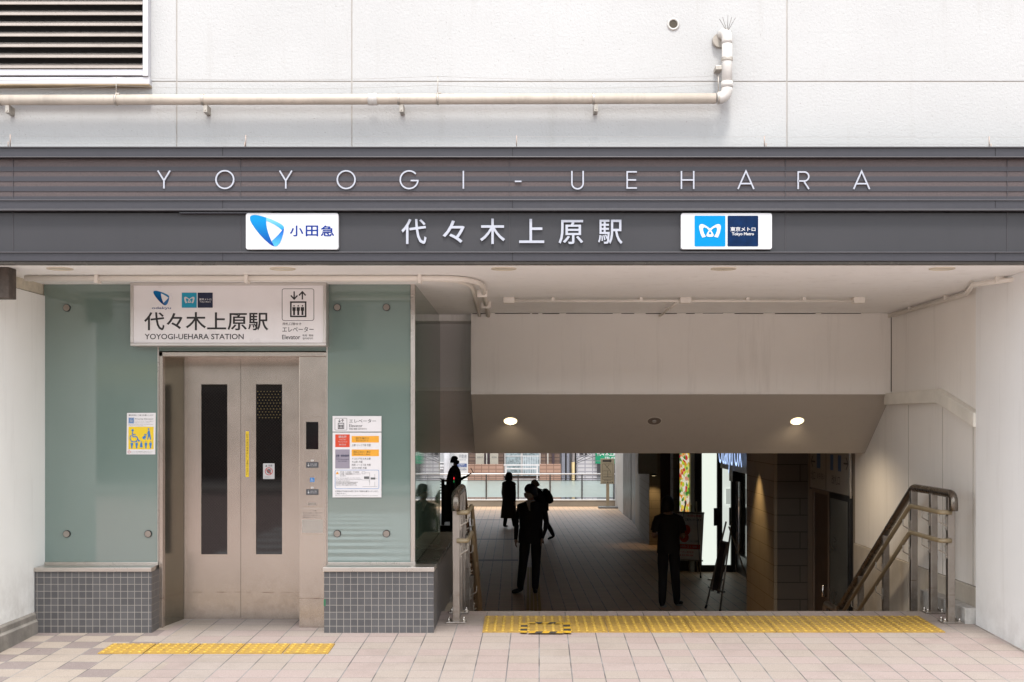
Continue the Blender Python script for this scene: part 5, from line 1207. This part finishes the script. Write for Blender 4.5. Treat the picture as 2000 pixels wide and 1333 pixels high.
# man in the dark suit, coming toward the steps
Z1 = dict(top=CHAR, sleeve=CHAR, fore=CHAR, leg=BLK, shoe=SHOE, skin=SKIN)
t, part = person('man in a dark suit and white face mask walking with his head turned', gpos(1037,1158), -8,
    dict(kneeR=(-.115,-.06,.49), ankleR=(-.175,-.02,.085), footR=(-.75,-1,0), kneeL=(.085,-.02,.49), ankleL=(.065,.03,.085), footL=(.15,-1,0), elbowR=(-.235,.05,1.11), wristR=(-.245,.01,.88), elbowL=(.25,.03,1.11), wristL=(.20,-.11,.90)), Z1, 1.03, 0, HAIRB, 'full', (-48,4), MASKW)
b = MB(); b.loft([ringz(.80,.205,.150,24,0,.0,.02),ringz(.90,.205,.150),ringz(1.05,.185,.135),ringz(1.22,.195,.142),ringz(1.34,.190,.125),ringz(1.42,.125,.095)], cap=False); part(b, 'jacket', CHAR)
b = MB(); b.add([(-.045,-.085,1.49),(.045,-.085,1.49),(.012,-.150,1.32),(-.012,-.150,1.32)], [(0,1,2,3)]); b.loft([ringz(1.445,.068,.068,16),ringz(1.49,.062,.062,16)], cap=False); part(b, 'shirt_collar', SHIRT)
# man in black seen from behind
Z2 = dict(top=BLK, sleeve=BLK, fore=SKIN, leg=BLK, shoe=SHOE, skin=SKIN)
t, part = person('man in a black shirt and black trousers seen from behind looking down', gpos(1306,1186), 172,
    dict(kneeR=(-.10,-.05,.49), ankleR=(-.125,-.15,.085), footR=(-.5,-1,0), kneeL=(.09,-.02,.49), ankleL=(.10,.04,.085), footL=(.05,-1,.0), elbowR=(-.215,.05,1.10), wristR=(-.14,-.19,1.12), elbowL=(.225,.05,1.10), wristL=(.10,-.18,1.12), handR=(.5,-.6,.3), handL=(-.5,-.6,.3)), Z2, .97, -6, HAIRB, 'full', (-22,-14))
b = MB(); b.loft([ringz(.84,.175,.135,24,0,0,.03),ringz(.95,.176,.138,24,0,0,.015),ringz(1.10,.168,.130),ringz(1.28,.180,.138),ringz(1.37,.172,.118),ringz(1.44,.105,.085)], cap=False); part(b, 'shirt', BLK)
for s in (-1,1): part(MB().tube([(s*.15,.005,1.385),(s*.19,.02,1.30),(s*.21,.04,1.19)], [.072,.070,.070], 14, cap=False), 'sleeve', BLK)
b = MB()
for a in ((-.128,-.15),(.10,.04)): b.ellip((a[0]-.02,a[1]-.05,.012), .052, .135, .016, 14, 6)
part(b, 'shoe_sole', M('sole_pale', (.32,.30,.28), .6))
# woman in the long coat
Z3 = dict(top=COAT, sleeve=COAT, fore=COAT, leg=BLK, shoe=SHOE, skin=SKIN)
t, part = person('woman with bobbed hair in a long brown coat walking away near the railing', gpos(994,1031), 150,
    dict(kneeR=(-.07,-.12,.50), ankleR=(-.07,-.20,.085), kneeL=(.07,.02,.48), ankleL=(.07,.14,.10), elbowR=(-.235,.05,1.1), wristR=(-.25,.06,.86), elbowL=(.235,-.02,1.1), wristL=(.25,-.08,.87)), Z3, .95, 0, HAIRB, 'bob', (-15,0))
b = MB(); b.loft([ringz(.30,.255,.24,28,0,.02,.03,6),ringz(.55,.235,.215,28,0,.01,.025,6),ringz(.90,.205,.165,28,0,0,.01),ringz(1.12,.185,.14,28),ringz(1.30,.20,.145,28),ringz(1.40,.16,.11,28),ringz(1.47,.075,.075,28)], cap=False); part(b, 'coat', COAT)
# stooped person with grey hair
Z4 = dict(top=NAVC, sleeve=NAVC, fore=NAVC, leg=TROU, shoe=SHOE, skin=SKIN)
gp = gpos(1061,1054)
t, part = person('stooped grey haired person in dark jacket carrying a backpack behind the suited man', gp, -78,
    dict(kneeR=(-.09,-.14,.50), ankleR=(-.09,-.18,.085), kneeL=(.09,.08,.46), ankleL=(.09,.27,.13), footL=(.05,-1,-.35), elbowR=(-.2,-.16,1.08), wristR=(-.18,-.32,.98), elbowL=(.2,-.14,1.06), wristL=(.18,-.28,.93)), Z4, .91, 20, HAIRG, 'full', (6,2))
b = MB(); b.loft([ringz(.82,.20,.155),ringz(1.0,.20,.16),ringz(1.22,.205,.16),ringz(1.36,.19,.13),ringz(1.44,.10,.085)], cap=False); part(b, 'jacket', NAVC)
bp = thing('backpack', 'dark rounded backpack on the back of the stooped grey haired person', 'backpack', None, gp, R(-78)); bp.scale = (.91,)*3
def leanp(b):
    o = []
    for p in b.v:
        q = Vector(p)-Vector((0,0,.92)); o.append(tuple(Matrix.Rotation(R(20), 3, 'X') @ q+Vector((0,0,.92))))
    b.v = o; return b
leanp(MB().loft([ringz(.95,.10,.06,20,0,.24),ringz(.98,.145,.10,20,0,.24),ringz(1.12,.155,.115,20,0,.245),ringz(1.28,.145,.10,20,0,.235),ringz(1.38,.10,.07,20,0,.21),ringz(1.40,.05,.03,20,0,.20)])).build('bag', M('bag_dark', (.014,.016,.012), .7, 0, .2), bp)
b = MB()
for s in (-1,1): b.tube([(s*.09,.17,1.36),(s*.10,.05,1.47),(s*.11,-.12,1.40),(s*.12,-.155,1.22),(s*.12,.02,1.02),(s*.10,.17,1.00)], .014, 6)
leanp(b).build('strap', BLK, bp)
# man with a phone by the escalator
Z5 = dict(top=OLIV, sleeve=OLIV, fore=OLIV, leg=BLK, shoe=SHOE, skin=SKIN)
EZt = Z(1026,EY)
t, part = person('man in an olive jacket and dark mask looking at a phone by the escalator', (X(884,EY), EY+.35, EZt), 84,
    dict(elbowR=(-.22,-.14,1.13), wristR=(-.12,-.38,1.24), handR=(.05,-.6,.6), elbowL=(.25,.12,1.10), wristL=(.24,.20,.90), kneeR=(-.10,-.02,.49), kneeL=(.10,-.05,.49)), Z5, 1.0, 4, HAIRB, 'short', (12,-6), BLK)
b = MB(); b.loft([ringz(.82,.21,.17,24,0,0,.02),ringz(.95,.225,.19),ringz(1.15,.225,.19),ringz(1.32,.235,.16),ringz(1.40,.20,.13),ringz(1.445,.13,.095),ringz(1.49,.068,.068)], cap=False); part(b, 'jacket', OLIV)
c_ = Matrix.Rotation(R(84), 3, 'Z') @ Vector((-.11,-.50,1.37))
ph = thing('phone', 'dark phone held up in the hand of the man in olive', 'phone', None, (X(884,EY)+c_.x, EY+.35+c_.y, EZt+c_.z), R(84)); ph.rotation_euler = (R(-30), 0, R(84))
MB().box(-.038,.038,-.005,.005,-.075,.075).build('case', BLACK, ph, bevel=.004)
MB().box(-.034,.034,.005,.006,-.07,.07).build('screen', M('phone_screen', (.02,.02,.025), .1, 0, 0), ph)
